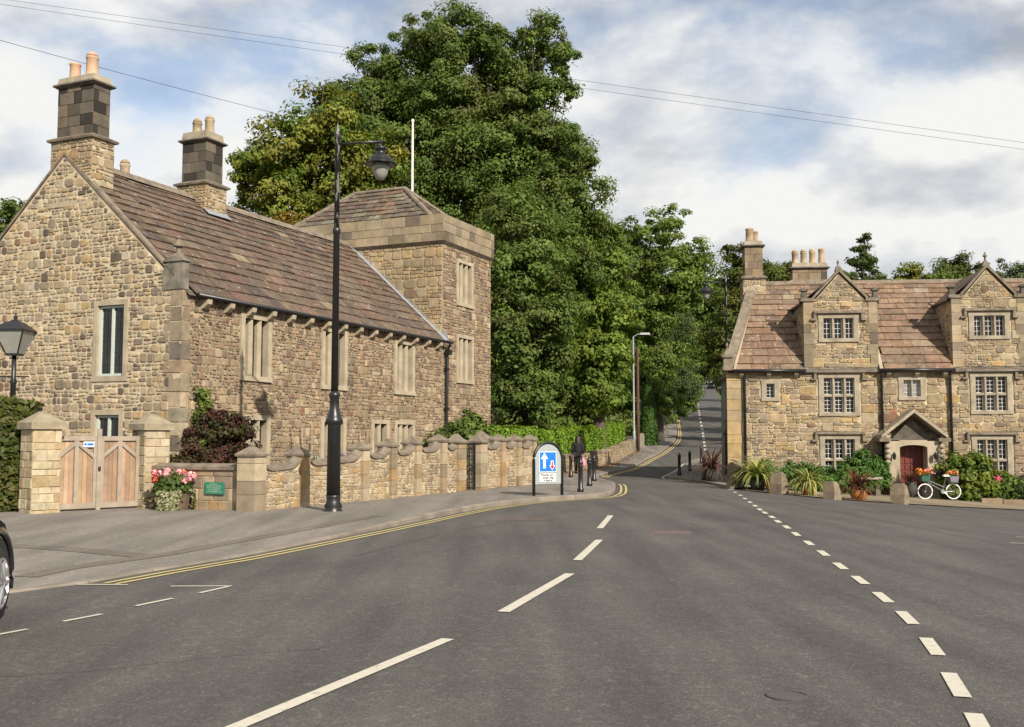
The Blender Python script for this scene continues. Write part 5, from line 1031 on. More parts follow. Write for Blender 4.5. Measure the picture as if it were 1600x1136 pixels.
# overhead wires
def wire(p, q, sag, label, r=.010):
    a, b = Vector(p), Vector(q); pts = [a.lerp(b, t) - Vector((0, 0, sag * 4 * t * (1 - t))) for t in np.linspace(0, 1, 25)]
    o = MB().tube(pts, r, 5).build('overhead_wire', BLACK); tag(o, label, 'wire', 'overhead wires')
wire((-41, 60.8, 29.3), (41, 60.8, 17.5), 0, 'upper of the paired overhead wires crossing the whole sky'); wire((-41, 60.8, 29.05), (41, 60.8, 17.15), .15, 'lower of the paired overhead wires crossing the whole sky')
wire((-26, 36, 17.9), (-11.2, 56, 18.9), .1, 'single overhead wire dropping from the upper left to the yellowing tree', .011)

# ------------------------------------------------------------------ bollards and priority sign
def bollard(loc, label, grp, mat=BLACK):
    r = empty('bollard', loc, 0, label, 'bollard', grp); MB().lathe(0, 0, [(.1, 0), (.1, .1), (.075, .13), (.065, .75), (.085, .77), (.085, .8), (.065, .82)], 12).build('post', mat, r, smooth=True); MB().lathe(0, 0, [(.065, .82), (.08, .85), (.08, .9), (.03, .94), (.05, .97), (0, 1.02)], 12).build('cap', BLACK, r, smooth=True)
def gz(x, y, o=.1): return (x, y, G(x, y) + o)
GB = 'bollards on the left pavement corner'
bollard(gz(2.47, 44.55), 'black bollard left of the walking person, nearest the wall', GB); bollard(gz(2.04, 31.61), 'nearest black bollard just right of the priority sign', GB); bollard(gz(2.6, 35.66), 'second bollard from the priority sign, in front of the pink bag', GB); bollard(gz(3.11, 40.25), 'rightmost black bollard of the left pavement corner', GB)
GB2 = 'bollards on the footpath by the gabled house'
bollard(gz(7.6, 48.18), 'leftmost bollard on the kerbed footpath tip by the gabled house', GB2); bollard(gz(8.82, 52.62), 'second bollard from the left on the footpath by the gabled house', GB2); bollard(gz(10.73, 60.09), 'farthest bollard on the footpath, seen behind the red spiky plant', GB2); bollard(gz(8.0, 44.22), 'nearest bollard on the footpath by the gabled house, beside the red spiky plant', GB2)
sx_, sy_ = 1.07, 29.7; sa_ = math.atan2(30.57 - 28.85, 1.53 - .61)
SG = empty('priority_sign', (1.0, 29.5, G(1, 29.5) + .1), R(32), 'arched black framed road sign with blue priority arrows panel on the pavement', 'road sign')
w2 = .47; q = MB(); q.tube([(-w2, 0, -.1), (-w2, 0, 1.0)] + [(w2 * math.cos(a), 0, 1.0 + w2 * math.sin(a)) for a in np.linspace(math.pi, 0, 17)[1:-1]] + [(w2, 0, 1.0), (w2, 0, -.1)], .045, 10); q.build('arch_frame', BLACK, SG, smooth=True)
pn = MB(); pn.prism(mF, [(-w2, .33), (w2, .33), (w2, 1.0)] + [(w2 * math.cos(a), 1.0 + w2 * math.sin(a)) for a in np.linspace(0, math.pi, 17)[1:-1]] + [(-w2, 1.0)], .012, -.012); pn = pn.build('panel', SIGNG, SG)
MB().mbox(mF, -.30, .27, .66, 1.22, .013, .016).build('white_border', SWHITE, pn); MB().mbox(mF, -.285, .255, .675, 1.205, .016, .019).build('blue_panel', BLUE, pn)
def arrow(x, z0, z1, w, hw, hh, mat, d, up=True):
    P = [(x - w, z0), (x + w, z0), (x + w, z1 - hh), (x + hw, z1 - hh * 1.15), (x, z1), (x - hw, z1 - hh * 1.15), (x - w, z1 - hh)]
    if not up: P = [(u, z0 + z1 - v) for u, v in P][::-1]
    m = MB()
    for poly in ((P[0], P[1], P[2], P[6]) if up else (P[6], P[5], P[4], P[0]), ):
        m.prism(mF, list(poly), d - .003, d)
    hd = [P[3], P[4], P[5]] if up else [P[1], P[2], P[3]]
    m.prism(mF, hd, d - .003, d + .0005); m.build('arrow', mat, pn)
arrow(-.13, .76, 1.19, .04, .12, .15, SWHITE, .022); arrow(.13, .70, .97, .045, .10, .12, SWHITE, .022, False); arrow(.13, .725, .955, .022, .07, .09, RED, .026, False)
MB().mbox(mF, -.305, .275, .37, .63, .013, .016).build('plate_border', INK, pn); MB().mbox(mF, -.295, .265, .38, .62, .016, .019).build('plate', SWHITE, pn)
def text(s, size, parent, loc, rot, mat, name='lettering'):
    cu = bpy.data.curves.new(name, 'FONT'); cu.body = s; cu.size = size; cu.align_x = 'CENTER'; cu.align_y = 'CENTER'; cu.extrude = .001; cu.offset = .0035; o = bpy.data.objects.new(name, cu); col.objects.link(o)
    me = bpy.data.meshes.new_from_object(o.evaluated_get(bpy.context.evaluated_depsgraph_get())); bpy.data.objects.remove(o); me.materials.append(mat); o = bpy.data.objects.new(name, me); col.objects.link(o); o.parent = parent; o.location = loc; o.rotation_euler = rot
for k, s in enumerate(('Priority over', 'oncoming', 'vehicles')): text(s, .088, pn, (-.015, -.021, .575 - .075 * k), (R(90), 0, 0), INK)

# ------------------------------------------------------------------ the walking person
def skin_obj(name, verts, edges, rads, mat, parent, root=0, sub=2):
    me = bpy.data.meshes.new(name); me.from_pydata(verts, edges, []); me.materials.append(mat); o = bpy.data.objects.new(name, me); col.objects.link(o); o.parent = parent
    md = o.modifiers.new('skin', 'SKIN'); sk = me.skin_vertices[0].data
    for i, r_ in enumerate(rads): sk[i].radius = r_ if hasattr(r_, '__len__') else (r_, r_); sk[i].use_root = (i == root)
    md.use_smooth_shade = True; s = o.modifiers.new('sub', 'SUBSURF'); s.levels = sub; s.render_levels = sub; return o
PN = empty('person', gz(3.04, 48.9), R(-12), 'person walking away in a black jacket and black trousers, dark hair', 'person')
SKIN = plain('skin', (.45, .27, .19), .6); JACK = plain('black_jacket', (.012, .012, .015), .8); TROU = plain('black_trousers', (.01, .01, .012), .85); HAIR = plain('dark_brown_hair', (.03, .016, .012), .55)
V = [(0, 0, .93), (0, 0, 1.1), (0, 0, 1.28), (0, 0, 1.42), (0, .02, 1.5), (0, .03, 1.56), (0, .03, 1.66),
     (-.1, 0, .88), (-.11, .1, .5), (-.1, .02, .1), (-.1, .17, .04), (.1, 0, .88), (.1, -.06, .5), (.1, -.28, .16), (.1, -.2, .05),
     (-.17, 0, 1.38), (-.235, -.03, 1.12), (-.25, .05, .9), (-.25, .08, .82), (.17, 0, 1.38), (.235, .02, 1.12), (.26, .1, .9), (.26, .12, .82)]
Ed = [(0, 1), (1, 2), (2, 3), (3, 4), (4, 5), (5, 6), (0, 7), (7, 8), (8, 9), (9, 10), (0, 11), (11, 12), (12, 13), (13, 14), (3, 15), (15, 16), (16, 17), (17, 18), (3, 19), (19, 20), (20, 21), (21, 22)]
rad = [(.15, .1), (.12, .09), (.14, .1), (.1, .08), .05, .075, .08, .085, .055, .04, .035, .085, .055, .04, .035, .06, .042, .03, .035, .06, .042, .03, .035]
skin_obj('body', V, Ed, rad, SKIN, PN)
skin_obj('jacket', [V[i] for i in (0, 1, 2, 3, 15, 16, 17, 19, 20, 21)], [(0, 1), (1, 2), (2, 3), (3, 4), (4, 5), (5, 6), (3, 7), (7, 8), (8, 9)], [(.21, .15), (.19, .14), (.2, .15), (.17, .13), .105, .078, .056, .105, .078, .056], JACK, PN)
skin_obj('trousers', [(0, 0, .9)] + [V[i] for i in (7, 8, 9, 11, 12, 13)], [(0, 1), (1, 2), (2, 3), (0, 4), (4, 5), (5, 6)], [(.18, .135), .115, .09, .075, .115, .09, .075], TROU, PN)
MB().lathe(0, 0, [(.165, .80), (.19, .8), (.192, .85), (.17, .86)], 18).build('shirt_hem', SWHITE, PN).scale = (1, .74, 1)
MB().lathe(0, .03, [(.01, 1.74), (.08, 1.72), (.125, 1.65), (.135, 1.56), (.15, 1.46), (.16, 1.36), (.12, 1.27), (.04, 1.22)], 14).build('hair', HAIR, PN, smooth=True)
for x, y, z in ((-.1, .1, 0), (.1, -.24, .08)): MB().box(x - .045, x + .045, y - .1, y + .14, z, z + .09).build('shoe', RUBBER, PN)
for s, y in ((-.25, .08), (.26, .12)):
    for k in range(4): MB().tube([(s - .012, y - .03 + .02 * k, .82), (s - .014, y - .028 + .021 * k, .76), (s - .002 * k, y - .024 + .022 * k, .72 + .004 * abs(k - 1.5))], [.009, .008, .006], 6).build('finger', SKIN, PN)
    MB().tube([(s - .02, y - .03, .84), (s - .035, y - .045, .79), (s - .03, y - .04, .76)], [.011, .01, .007], 6).build('thumb', SKIN, PN)
PINK = plain('pink_plastic', (.62, .22, .30), .5, var=.2, scale=8)
bg = empty('carrier_bag', gz(3.27, 48.95, .1), 0, 'small pink carrier bag held in the right hand of the walking person', 'bag')
q = MB(); q.lathe(.02, 0, [(.03, .74), (.06, .66), (.12, .55), (.14, .42), (.1, .34), (.02, .33)], 9); q.build('sack', PINK, bg).scale = (1, .6, 1); MB().tube([(.0, -.03, .68), (.02, 0, .82), (.04, .03, .68)], .008, 5).build('handle', PINK, bg)

# ------------------------------------------------------------------ cars
def loft(mb, rings):
    n = len(rings[0]); vs = [p for r_ in rings for p in r_]; fs = []
    for j in range(len(rings) - 1):
        for k in range(n): fs.append((j * n + k, j * n + (k + 1) % n, (j + 1) * n + (k + 1) % n, (j + 1) * n + k))
    fs.append(tuple(range(n))[::-1]); fs.append(tuple(range((len(rings) - 1) * n, len(rings) * n))); mb.add(vs, fs)
def car(loc, rz, label):
    r = empty('car', loc, rz, label, 'car'); b = MB(); rings = []
    for x, w, z0, z1 in ((2.12, .42, .34, .62), (2.08, .62, .26, .72), (1.98, .76, .22, .8), (1.8, .85, .2, .86), (1.4, .89, .2, .93), (.8, .9, .19, .99), (0, .9, .19, 1.0), (-1.0, .9, .19, 1.0), (-1.7, .87, .2, 1.02), (-2.05, .8, .25, .98), (-2.15, .66, .34, .85)):
        ring = []
        for k in range(20):
            a = 2 * math.pi * k / 20; c, s = math.cos(a), math.sin(a); e = .42; ring.append((x, w * math.copysign(abs(c) ** e, c), (z0 + z1) / 2 + (z1 - z0) / 2 * math.copysign(abs(s) ** .55, s)))
        rings.append(ring)
    loft(b, rings); b.build('body', CARP, r, smooth=True)
    cb = MB(); rings = []
    for x, w, z in ((1.05, .72, .96), (.35, .64, 1.36), (-.3, .62, 1.44), (-1.2, .6, 1.4), (-1.9, .66, 1.0)):
        rings.append([(x, -w - .06, .93), (x, -w, z - .05), (x, -w + .08, z), (x, w - .08, z), (x, w, z - .05), (x, w + .06, .93)])
    loft(cb, rings); cb.build('cabin', GLASS, r, smooth=True)
    q = MB(); q.add([(.4, -.6, 1.37), (-.3, -.59, 1.452), (-1.25, -.57, 1.41), (-1.25, .57, 1.41), (-.3, .59, 1.452), (.4, .6, 1.37)], [(0, 1, 4, 5), (1, 2, 3, 4)]); q.build('roof_panel', CARP, r)
    for x in (1.32, -1.3):
        for s in (-1, 1):
            q = MB(); q.tube([(x + .42 * math.cos(a), s * .895, .38 + .42 * math.sin(a)) for a in np.linspace(-.35, math.pi + .35, 19)], .035, 6); q.build('wheel_arch', CARP, r, smooth=True)
            MB().add([(x + .37 * math.cos(a), s * .9, max(.19, .36 + .38 * math.sin(a))) for a in np.linspace(0, 2 * math.pi, 25)[:-1]], [tuple(range(24))]).build('arch_liner', RUBBER, r)
            t = MB(); prof = [(.2, -.1), (.3, -.11), (.325, -.08), (.33, 0), (.325, .08), (.3, .11), (.2, .1)]; t.lathe(0, 0, prof, 28); ty = t.build('wheel', RUBBER, r, smooth=True); ty.location = (x, s * .82, .33); ty.rotation_euler = (R(90), 0, 0)
            q = MB(); q.lathe(0, 0, [(.225, -.02), (.23, .02), (.21, .025), (.2, -.0)], 24); q.lathe(0, 0, [(.06, .02), (.05, .03), (.01, .035)], 12)
            for k in range(10): a = 2 * math.pi * k / 10; q.tube([(.04 * math.cos(a), .04 * math.sin(a), .02), (.21 * math.cos(a), .21 * math.sin(a), .015)], [.022, .016], 5)
            rim = q.build('rim', ALLOY, ty, smooth=False); rim.location = (0, 0, -s * .1); rim.rotation_euler = (R(180) if s > 0 else 0, 0, 0)
    for s in (-1, 1):
        q = MB(); q.add([(2.02, s * .52, .72), (1.86, s * .82, .76), (1.6, s * .875, .84), (1.66, s * .8, .885), (1.9, s * .62, .84)], [(0, 1, 2, 3, 4)]); q.build('headlight', LAMPG, r)
        MB().box(.1, .3, min(s * .92, s * 1.08), max(s * .92, s * 1.08), .98, 1.12).build('mirror', CARP, r)
        MB().box(-2.16, -1.95, min(s * .5, s * .82), max(s * .5, s * .82), .75, .92).build('tail_light', RED, r)
    return r
car((-5.27, 8.12, 0), R(100), 'black car parked at the left edge, only its front corner and wheel in view')
car((49.5, 262, G(49.5, 262)), R(258), 'tiny dark car coming over the top of the hill road')

# ------------------------------------------------------------------ plants and furniture
def shrub(name, label, loc, lobes, cols, size, dens, per, seed, cat='shrub', group=None, flat=.7, mat=LEAF, stem=True, inner=.5):
    r = np.random.default_rng(seed); root = empty(name, loc, 0, label, cat, group); P, Nn, S, C = crown_points(r, lobes, dens, per, size, cols, flat=flat, inner=inner, crs=.45)
    P[:, 2] = np.maximum(P[:, 2], .02); leaves('foliage', P, Nn, S, C, mat, root, seed=seed); t = MB(); rg = random.Random(seed)
    for (x, y, z, rad) in lobes:
        t.tube([(x * .3, y * .3, -.05), (x * .7, y * .7, z * .5), (x, y, z)], [.03, .02, .01], 5)
    t.build('stems', BARK, root); return root
def hp_(x, y, z=0): p = H1.matrix_basis @ Vector((x, y, z)); return (p.x, p.y, p.z)
o = shrub('smoke_bush', 'dark purple red leafed shrub against the front of the long house', hp_(.75, -.62, .2), [(-.42, -.3, 1.65, .38), (-.1, 0, 1.8, .4), (.2, .4, 1.8, .4), (.42, .7, 1.65, .36), (-.45, -.3, 1.1, .42), (-.1, 0, 1.0, .45), (.2, .4, 1.0, .45), (.45, .7, 1.1, .4), (-.3, .1, 2.1, .16), (-.4, -.3, .5, .4), (.2, .4, .5, .4)], [(.075, .028, .026), (.055, .03, .024), (.09, .04, .03), (.06, .055, .02), (.045, .06, .018)], .05, 9, 60, 81)
shrub('climbing_rose', 'thin green climber reaching above the purple shrub on the house front', hp_(.55, -.25, .2), [(0, 0, 2.1, .16), (.05, .05, 2.4, .13), (-.02, .02, 2.65, .1), (.05, 0, 1.8, .2), (0, 0, 1.4, .25)], MG, .05, 22, 34, 82)
shrub('rose_bush', 'small rose bush above the flower planter beside the right gate pier', (-7.75, 24.9, .1), [(0, 0, 1.0, .3), (.15, .1, 1.3, .25), (-.2, 0, .8, .35), (.3, .1, .7, .35)], [(.05, .07, .02), (.09, .05, .03)], .045, 16, 46, 83)
shrub('fig_shrub', 'pale green shrub at the foot of the tower behind the garden wall', hp_(13.7, -.95, .2), [(0, 0, 1.6, .6), (.4, .3, 2.0, .55), (-.5, -.3, 1.3, .5), (.8, .4, 1.5, .55), (0, 0, .8, .7), (.6, .5, 2.2, .3)], [(.11, .16, .035), (.14, .19, .045), (.09, .13, .03)], .085, 7, 44, 84)
for i, (x, h, dx) in enumerate(((4.6, 1.75, .35), (5.1, 1.9, -.05), (5.65, 2.0, -.3), (8.0, 1.5, .2), (8.35, 1.7, 0), (8.8, 1.8, -.1))):
    q = MB(); q.tube([hp_(x + dx, -.35, .2), hp_(x, -.12, .2 + h)], .014, 5); o = q.build('garden_cane', BUFF); tag(o, ['first', 'second', 'third', 'fourth', 'fifth', 'sixth'][i] + ' thin garden cane from the left leaning on the front wall of the long house', 'cane', 'garden canes')
GWp = lambda x, y, z=0: tuple(GWD.matrix_basis @ Vector((x, y, z)))
shrub('hydrangea', 'small white flowers showing over the garden wall left of the tall lamp', GWp(3.1, .7, .2), [(0, 0, .9, .16), (.15, .1, .7, .2)], [(.5, .48, .36), (.12, .16, .05), (.6, .58, .5)], .05, 30, 30, 85, 'flowers')
shrub('lavender', 'purple flowers peeping over the garden wall beside the tall lamp', GWp(4.75, .7, .2), [(-.3, 0, .9, .18), (.1, 0, .92, .2), (.4, .1, .85, .16), (0, 0, .6, .3)], [(.22, .12, .35), (.3, .2, .42), (.1, .13, .05)], .04, 30, 30, 86, 'flowers')
shrub('garden_plant', 'tuft of pale green leaves over the garden wall below the narrow paired windows', GWp(8.0, .7, .2), [(0, 0, 1.05, .25), (.3, .1, .9, .2)], [(.2, .26, .08), (.12, .18, .04)], .06, 20, 30, 87, 'plant')
# planter with pelargoniums
pt = empty('flower_planter', (-7.45, 23.35, .04), R(20), 'wooden tub of pink and red geraniums with trailing ivy by the gate pier', 'planter')
MB().lathe(0, 0, [(.32, 0), (.38, .42), (.4, .44), (.36, .44), (.34, .38)], 16).build('tub', BASKET, pt)
r = np.random.default_rng(5)
def puff(par, n, cx, cy, cz, rad, cols, size, name, seed, mat=PETAL):
    r = np.random.default_rng(seed); D = r.normal(size=(n, 3)); D /= np.linalg.norm(D, axis=1, keepdims=True); P = np.array([cx, cy, cz]) + D * rad * r.uniform(.6, 1.1, (n, 1)); return leaves(name, P, D + r.normal(size=(n, 3)) * .4, size * r.uniform(.7, 1.3, n), palette(r, n, cols), mat, par, aspect=.9, seed=seed)
puff(pt, 1500, 0, 0, .55, .38, [(.06, .1, .025), (.09, .13, .03)], .045, 'leaves', 6, LEAF)
rg = random.Random(8)
for k in range(40):
    a = rg.uniform(0, 6.28); d = .48 * math.sqrt(rg.random()); x, y = d * math.cos(a), d * math.sin(a); z = .68 + .2 * (1 - d) + rg.uniform(-.1, .08)
    cs = [(.75, .33, .36), (.8, .45, .46), (.72, .25, .3)] if k % 5 else [(.6, .08, .03), (.65, .12, .04)]
    puff(pt, 36, x, y, z, .07, cs, .03, 'flower_head', 100 + k)
n = 2600; a = r.uniform(0, 6.28, n); z = r.uniform(.0, .5, n); keep = np.sin(a * 3 + 1) + r.normal(size=n) * .3 > -.25 + .9 * (.45 - z); a, z = a[keep], z[keep]; rr = .41 + .07 * r.random(len(a)); P = np.stack([rr * np.cos(a), rr * np.sin(a), z], 1)
leaves('trailing_ivy', P, np.stack([np.cos(a), np.sin(a), .4 + 0 * a], 1) + r.normal(size=(len(a), 3)) * .4, .035 * r.uniform(.6, 1.4, len(a)), palette(r, len(a), [(.3, .3, .16), (.45, .42, .28), (.12, .16, .05)]), LEAF, pt, seed=7)
# strap-leaved plants
def blades(name, mat_cols, n, length, width, seed, upright=.5, droop=1.0, parent=None, loc=(0, 0, 0)):
    rg = random.Random(seed); m = MB()
    for k in range(n):
        a = rg.uniform(0, 6.283); up = rg.uniform(upright, 1.0); l = length * rg.uniform(.65, 1.1); d = Vector((math.cos(a), math.sin(a), 0)); s = Vector((-d.y, d.x, 0)); c = rg.choice(mat_cols); m.cur = jit(rg, c, .2); pts = []
        el = up * 1.45; p = Vector((0, 0, 0)); N_ = 6
        for i in range(N_ + 1): pts.append(p.copy()); p = p + (d * math.cos(el) + Vector((0, 0, math.sin(el)))) * l / N_; el -= droop * rg.uniform(.25, .45) * (1.15 - up * .55)
        w = [width * x for x in (.6, .95, 1, .9, .7, .4, .05)]
        vs = [q - s * w[i] / 2 for i, q in enumerate(pts)] + [q + s * w[i] / 2 for i, q in enumerate(pts)]
        m.add(vs, [(i, i + 1, i + N_ + 2, i + N_ + 1) for i in range(N_)])
    return m.build(name, LEAF, parent, cols=True, loc=loc)
REDL = [(.16, .06, .045), (.12, .045, .04), (.2, .09, .06), (.09, .05, .04), (.13, .1, .05)]
YELL = [(.36, .36, .10), (.28, .32, .08), (.42, .40, .16), (.14, .2, .05)]
def potted(loc, label, cols, n, length, pr, ph, seed, up=.5, droop=1.0, mat=None, grp='potted plants before the gabled house', cat='potted plant', width=.045):
    r = empty('potted_plant', loc, 0, label, cat, grp)
    MB().lathe(0, 0, [(pr * .7, 0), (pr * .98, ph * .55), (pr, ph * .75), (pr * .9, ph * .9), (pr * .98, ph), (pr * .85, ph), (pr * .8, ph * .9)], 16).build('pot', mat or TERRA, r, smooth=True); MB().lathe(0, 0, [(pr * .82, ph * .86), (.01, ph * .88)], 12).build('soil', SOIL, r)
    blades('leaves', cols, n, length, width, seed, up, droop, r, (0, 0, ph * .85)); return r
GLAZ = plain('orange_glazed_pot', (.36, .14, .035), .35, var=.25, scale=4); DKPOT = plain('dark_stone_pot', (.06, .055, .05), .8)
potted((8.05, 42.7, G(8.05, 42.7) + .1), 'red spiky cordyline in a dark pot at the house corner', REDL, 150, 1.45, .3, .5, 91, .3, .9, DKPOT)
potted((8.7, 37.6, G(8.7, 37.6)), 'yellow striped strap leaved plant behind the first stone bollard', YELL, 190, 1.45, .28, .4, 92, .4, 1.3, DKPOT, width=.06)
potted((9.15, 36.9, G(9.15, 36.9)), 'orange glazed pot between the first two stone bollards, with sparse grassy leaves', [(.2, .2, .07), (.14, .15, .05), (.24, .16, .06)], 70, .62, .36, .42, 93, .3, 1.5, GLAZ)
potted((9.95, 35.6, G(9.95, 35.6)), 'yellow striped arching plant between the second and third stone bollards', YELL, 190, 1.15, .26, .34, 94, .35, 1.35, GLAZ, width=.055)
potted((11.15, 34.2, G(11.15, 34.2)), 'red bronze spiky plant in an orange pot between the third and fourth stone bollards', REDL + [(.3, .12, .04)], 150, 1.15, .27, .34, 95, .3, .9, GLAZ)
potted((15.25, 40.6, G(15.25, 40.6)), 'red spiky cordyline right of the porch behind the bicycle', REDL, 80, .85, .22, .6, 96, .4, .6, DKPOT)
def sbol(x, y, label, sc=1.0, rz=0):
    r = empty('stone_bollard', (x, y, G(x, y)), rz, label, 'stone bollard', 'stone bollards along the forecourt'); q = MB(); q.cur = (.225, .18, .125); rg = random.Random(int(x * 100)); w = .46 * (sc ** .4)
    def rr(v): return v + rg.uniform(-.05, .05)
    vs = [(rr(-w / 2), rr(-w / 2), -.1), (rr(w / 2), rr(-w / 2), -.1), (rr(w / 2), rr(w / 2), -.1), (rr(-w / 2), rr(w / 2), -.1), (rr(-w * .48), rr(-w * .48), .4 * sc), (rr(w * .48), rr(-w * .48), .4 * sc), (rr(w * .48), rr(w * .48), .4 * sc), (rr(-w * .48), rr(w * .48), .4 * sc), (rr(-w * .4), rr(-w * .4), .82 * sc), (rr(w * .4), rr(-w * .4), .8 * sc), (rr(w * .4), rr(w * .4), .84 * sc), (rr(-w * .4), rr(w * .4), .83 * sc)]
    q.add(vs, [(0, 1, 5, 4), (1, 2, 6, 5), (2, 3, 7, 6), (3, 0, 4, 7), (4, 5, 9, 8), (5, 6, 10, 9), (6, 7, 11, 10), (7, 4, 8, 11), (8, 9, 10, 11)]); q.build('block', STONE, r, cols=True); q = MB(); q.cur = (.19, .18, .13); q.box(-w * .3, w * .3, -w * .3, w * .3, .8 * sc, .86 * sc); q.build('worn_top', ASHLAR, r, cols=True); return r
sbol(8.05, 38.2, 'first rough stone bollard from the house corner, beside the yellow striped plant', 1.12, .3); sbol(8.95, 35.7, 'second rough stone bollard from the house corner, right of the orange pot', .86, .8); sbol(10.15, 33.7, 'third rough stone bollard, left of the red bronze plant', .66, .7); sbol(12.15, 33.3, 'fourth rough stone bollard, in front of the door', .74, .9)
GB3 = 'shrubs along the gabled house'
def wz(x, y): return (x, y, G(x, y))
shrub('fern_shrub', 'low feathery green planting at the wall between the corner and the first window', wz(10.4, 41.3), [(-1.0, 0, .5, .5), (-.3, -.1, .55, .55), (.4, 0, .5, .5), (1.0, -.2, .5, .5), (1.6, -.4, .45, .5)], [(.06, .13, .03), (.08, .16, .035)], .07, 9, 40, 201, group=GB3)
shrub('fern_shrub', 'tall feathery green bush below the left ground floor window', wz(13.1, 40.4), [(0, 0, .85, .6), (.3, 0, 1.15, .5), (-.5, -.1, .6, .55), (.7, 0, .7, .55), (-1.1, 0, .5, .5), (.2, -.5, .5, .5), (-.6, -.6, .4, .45)], [(.065, .14, .028), (.09, .17, .035)], .075, 8, 44, 202, group=GB3)
shrub('choisya_shrub', 'bushy yellow green shrub between the porch and the right window', wz(17.35, 40.3), [(-.4, 0, 1.1, .65), (.2, 0, 1.25, .6), (1.3, 0, .7, .5), (.6, -.1, .7, .6), (-.6, -.1, .5, .55), (1.0, -.2, .35, .5), (0, -.3, .5, .6)], [(.15, .2, .03), (.11, .16, .03), (.2, .23, .04), (.08, .13, .025)], .085, 8, 44, 203, group=GB3)
shrub('dark_shrub', 'dark low shrub under the right ground floor window', wz(19.3, 40.2), [(-.9, 0, .5, .5), (-.2, 0, .6, .55), (.5, 0, .55, .55), (1.3, 0, .6, .6), (2.1, 0, .5, .6)], [(.03, .055, .018), (.045, .07, .02)], .07, 9, 44, 204, group=GB3)
shrub('dark_climber', 'dark climber in the corner left of the porch', wz(14.1, 41.3), [(0, 0, .7, .4), (.1, .1, 1.2, .3), (-.2, 0, .4, .4)], [(.04, .05, .02), (.05, .06, .025)], .06, 12, 30, 205, group=GB3)
rh = empty('hydrangea_bloom', wz(18.15, 39.7), 0, 'pink flower head between the yellow green and the dark shrub', 'flower'); puff(rh, 160, 0, 0, .88, .14, [(.5, .05, .12), (.6, .1, .18)], .05, 'petals', 301); MB().tube([(0, 0, 0), (0, 0, .86)], .012, 5).build('stalk', BARK, rh)
# stone edging of the bed
for i in range(7):
    x = 17.2 + i * .75; q = MB(); q.cur = jit(random.Random(i), (.27, .21, .14)); q.box(0, .72, 0, .25, -.1, .18); o = q.build('edging_stone', ASHLAR, cols=True, loc=(x, 38.9 - .08 * i, G(x, 38.9)), rz=R(-6)); tag(o, ['first', 'second', 'third', 'fourth', 'fifth', 'sixth', 'seventh'][i] + ' low edging stone from the bicycle along the shrub bed', 'kerb stone', 'edging stones of the shrub bed')
# small stone trough table and lantern ornament
gt = empty('stone_table', wz(13.3, 39.6), R(10), 'small stone slab table left of the doorway', 'table'); MB().box(-.45, .45, -.22, .22, .62, .7).build('slab', DRESSG, gt)
for s in (-.3, .3): MB().frustum(s, 0, 0, .62, .2, .3, .16, .26).build('leg', SOOT, gt)
sl_ = empty('stone_lantern', wz(16.45, 40.7), 0, 'small stone lantern ornament between the porch and the yellow green shrub', 'ornament'); MB().frustum(0, 0, 0, .75, .3, .3, .22, .22).build('plinth', DRESSG, sl_); MB().frustum(0, 0, .75, 1.05, .4, .4, .36, .36).build('lantern_box', SOOT, sl_); MB().frustum(0, 0, 1.05, 1.3, .66, .66, .08, .08).build('cap', CAPST, sl_)
# bicycle with flower baskets
BK = empty('bicycle', (15.8, 39.3, G(15.8, 39.3) + .03), R(2), 'white tyred town bicycle with flower filled baskets leaning near the doorway', 'bicycle')
WT = plain('white_tyre', (.8, .8, .78), .6)
for x in (-.53, .53):
    t = MB(); t.tube([(.27 * math.cos(a), 0, .27 * math.sin(a)) for a in np.linspace(0, 2 * math.pi, 33)[:-1]], .021, 8, closed=True); wh = t.build('wheel', WT, BK, smooth=True, loc=(x, 0, .3)); q = MB(); q.lathe(0, 0, [(.03, -.04), (.03, .04)], 8); hb = q.build('hub', CHROME, wh); hb.rotation_euler = (R(90), 0, 0)
    for k in range(12): a = k * math.pi / 6; MB().tube([(0, .02 * (-1) ** k, 0), (.25 * math.cos(a), 0, .25 * math.sin(a))], .003, 4).build('spoke', CHROME, wh)
FR = plain('silver_frame', (.14, .14, .15), .35, .5)
q = MB(); q.tube([(-.53, 0, .3), (-.42, 0, .62), (-.38, 0, .74)], .018, 8); q.tube([(-.41, 0, .62), (.12, 0, .32)], .022, 8); q.tube([(-.4, 0, .7), (.2, 0, .45)], .018, 8); q.tube([(.1, 0, .28), (.28, 0, .86)], .018, 8); q.tube([(.12, 0, .3), (.53, 0, .3)], .014, 8); q.tube([(.22, 0, .56), (.53, 0, .3)], .012, 8); q.build('frame', FR, BK)
q = MB(); q.tube([(-.38, 0, .72), (-.33, 0, .98)], .014, 8); q.tube([(-.24, -.26, .97), (-.33, -.1, .99), (-.33, .1, .99), (-.24, .26, .97)], .014, 8); q.build('handlebar', SWHITE, BK)
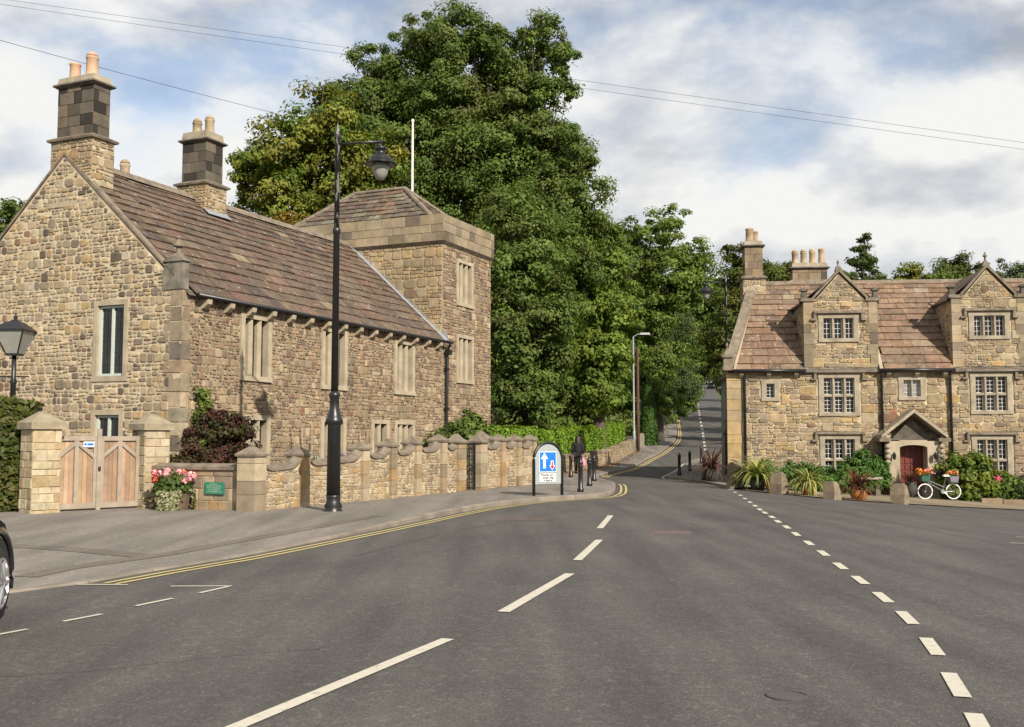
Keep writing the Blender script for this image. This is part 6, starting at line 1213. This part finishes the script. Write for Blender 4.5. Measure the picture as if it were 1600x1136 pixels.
q = MB(); q.frustum(.29, 0, .85, .92, .28, .14, .24, .1); q.build('saddle', CREAM, BK); q = MB(); q.lathe(0, 0, [(.08, -.01), (.08, .01)], 16); cr_ = q.build('chainring', CHROME, BK, loc=(.12, -.05, .3)); cr_.rotation_euler = (R(90), 0, 0); MB().tube([(.12, -.05, .3), (.24, -.06, .2)], .014, 6).build('crank', SWHITE, BK)
q = MB(); q.prism(lambda u, v, d: (u, d, v), [(.1, .27), (.26, .2), (.28, .24), (.12, .33)], -.055, -.045); q.build('chain_guard', SWHITE, BK)
MB().box(.38, .68, -.14, .14, .62, .645).build('rear_rack', FR, BK)
bkG = plain('green_basket', (.03, .1, .07), .8, var=.3, scale=30)
for x, z, nm, mt in ((-.54, .68, 'front_basket', bkG), (.53, .66, 'rear_basket', plain('lilac_basket', (.2, .19, .24), .8))):
    MB().frustum(x, 0, z, z + .2, .26, .26, .34, .32).build(nm, mt, BK)
    fl = empty('flower_bunch', tuple(BK.matrix_basis @ Vector((x, 0, z + .2))), 0, 'orange and pink flowers filling the front basket of the bicycle' if x < 0 else 'orange flowers filling the rear basket of the bicycle', 'flowers', 'flowers in the bicycle baskets')
    puff(fl, 160, 0, 0, .02, .15, [(.06, .1, .03)], .04, 'leaves', 310 + int(x * 2), LEAF)
    for k in range(14): puff(fl, 26, rg.uniform(-.24, .24), rg.uniform(-.16, .16), rg.uniform(.04, .28 if x < 0 else .16), .06, [(.75, .2, .02), (.8, .3, .03)] if k % 3 else [(.7, .25, .4), (.75, .3, .3)], .03, 'flower_head', 330 + k + int(x * 40))
# fallen leaves along the roadside wall: nobody could count them
r = np.random.default_rng(77); n = 900; t = r.random(n); P = []
for q in t:
    k = min(len(WL) - 2, 1 + int(q * (len(WL) - 2))); a, b = Vector(WL[k]), Vector(WL[k + 1]); p = a.lerp(b, r.random()); d = (b - a).normalized(); p += Vector((d.y, -d.x)) * abs(r.normal()) * .45 + Vector((d.y, -d.x)) * .08; P.append((p.x, p.y, G(p.x, p.y) + .125))
o = leaves('fallen_leaves', np.array(P), np.tile([0, 0, 1.0], (n, 1)) + r.normal(size=(n, 3)) * .2, .06 * r.uniform(.6, 1.4, n), palette(r, n, [(.3, .12, .04), (.24, .13, .06), (.36, .17, .05)]), PETAL, seed=9, kind='stuff'); tag(o, 'scattered brown leaves at the foot of the roadside wall', 'leaves')
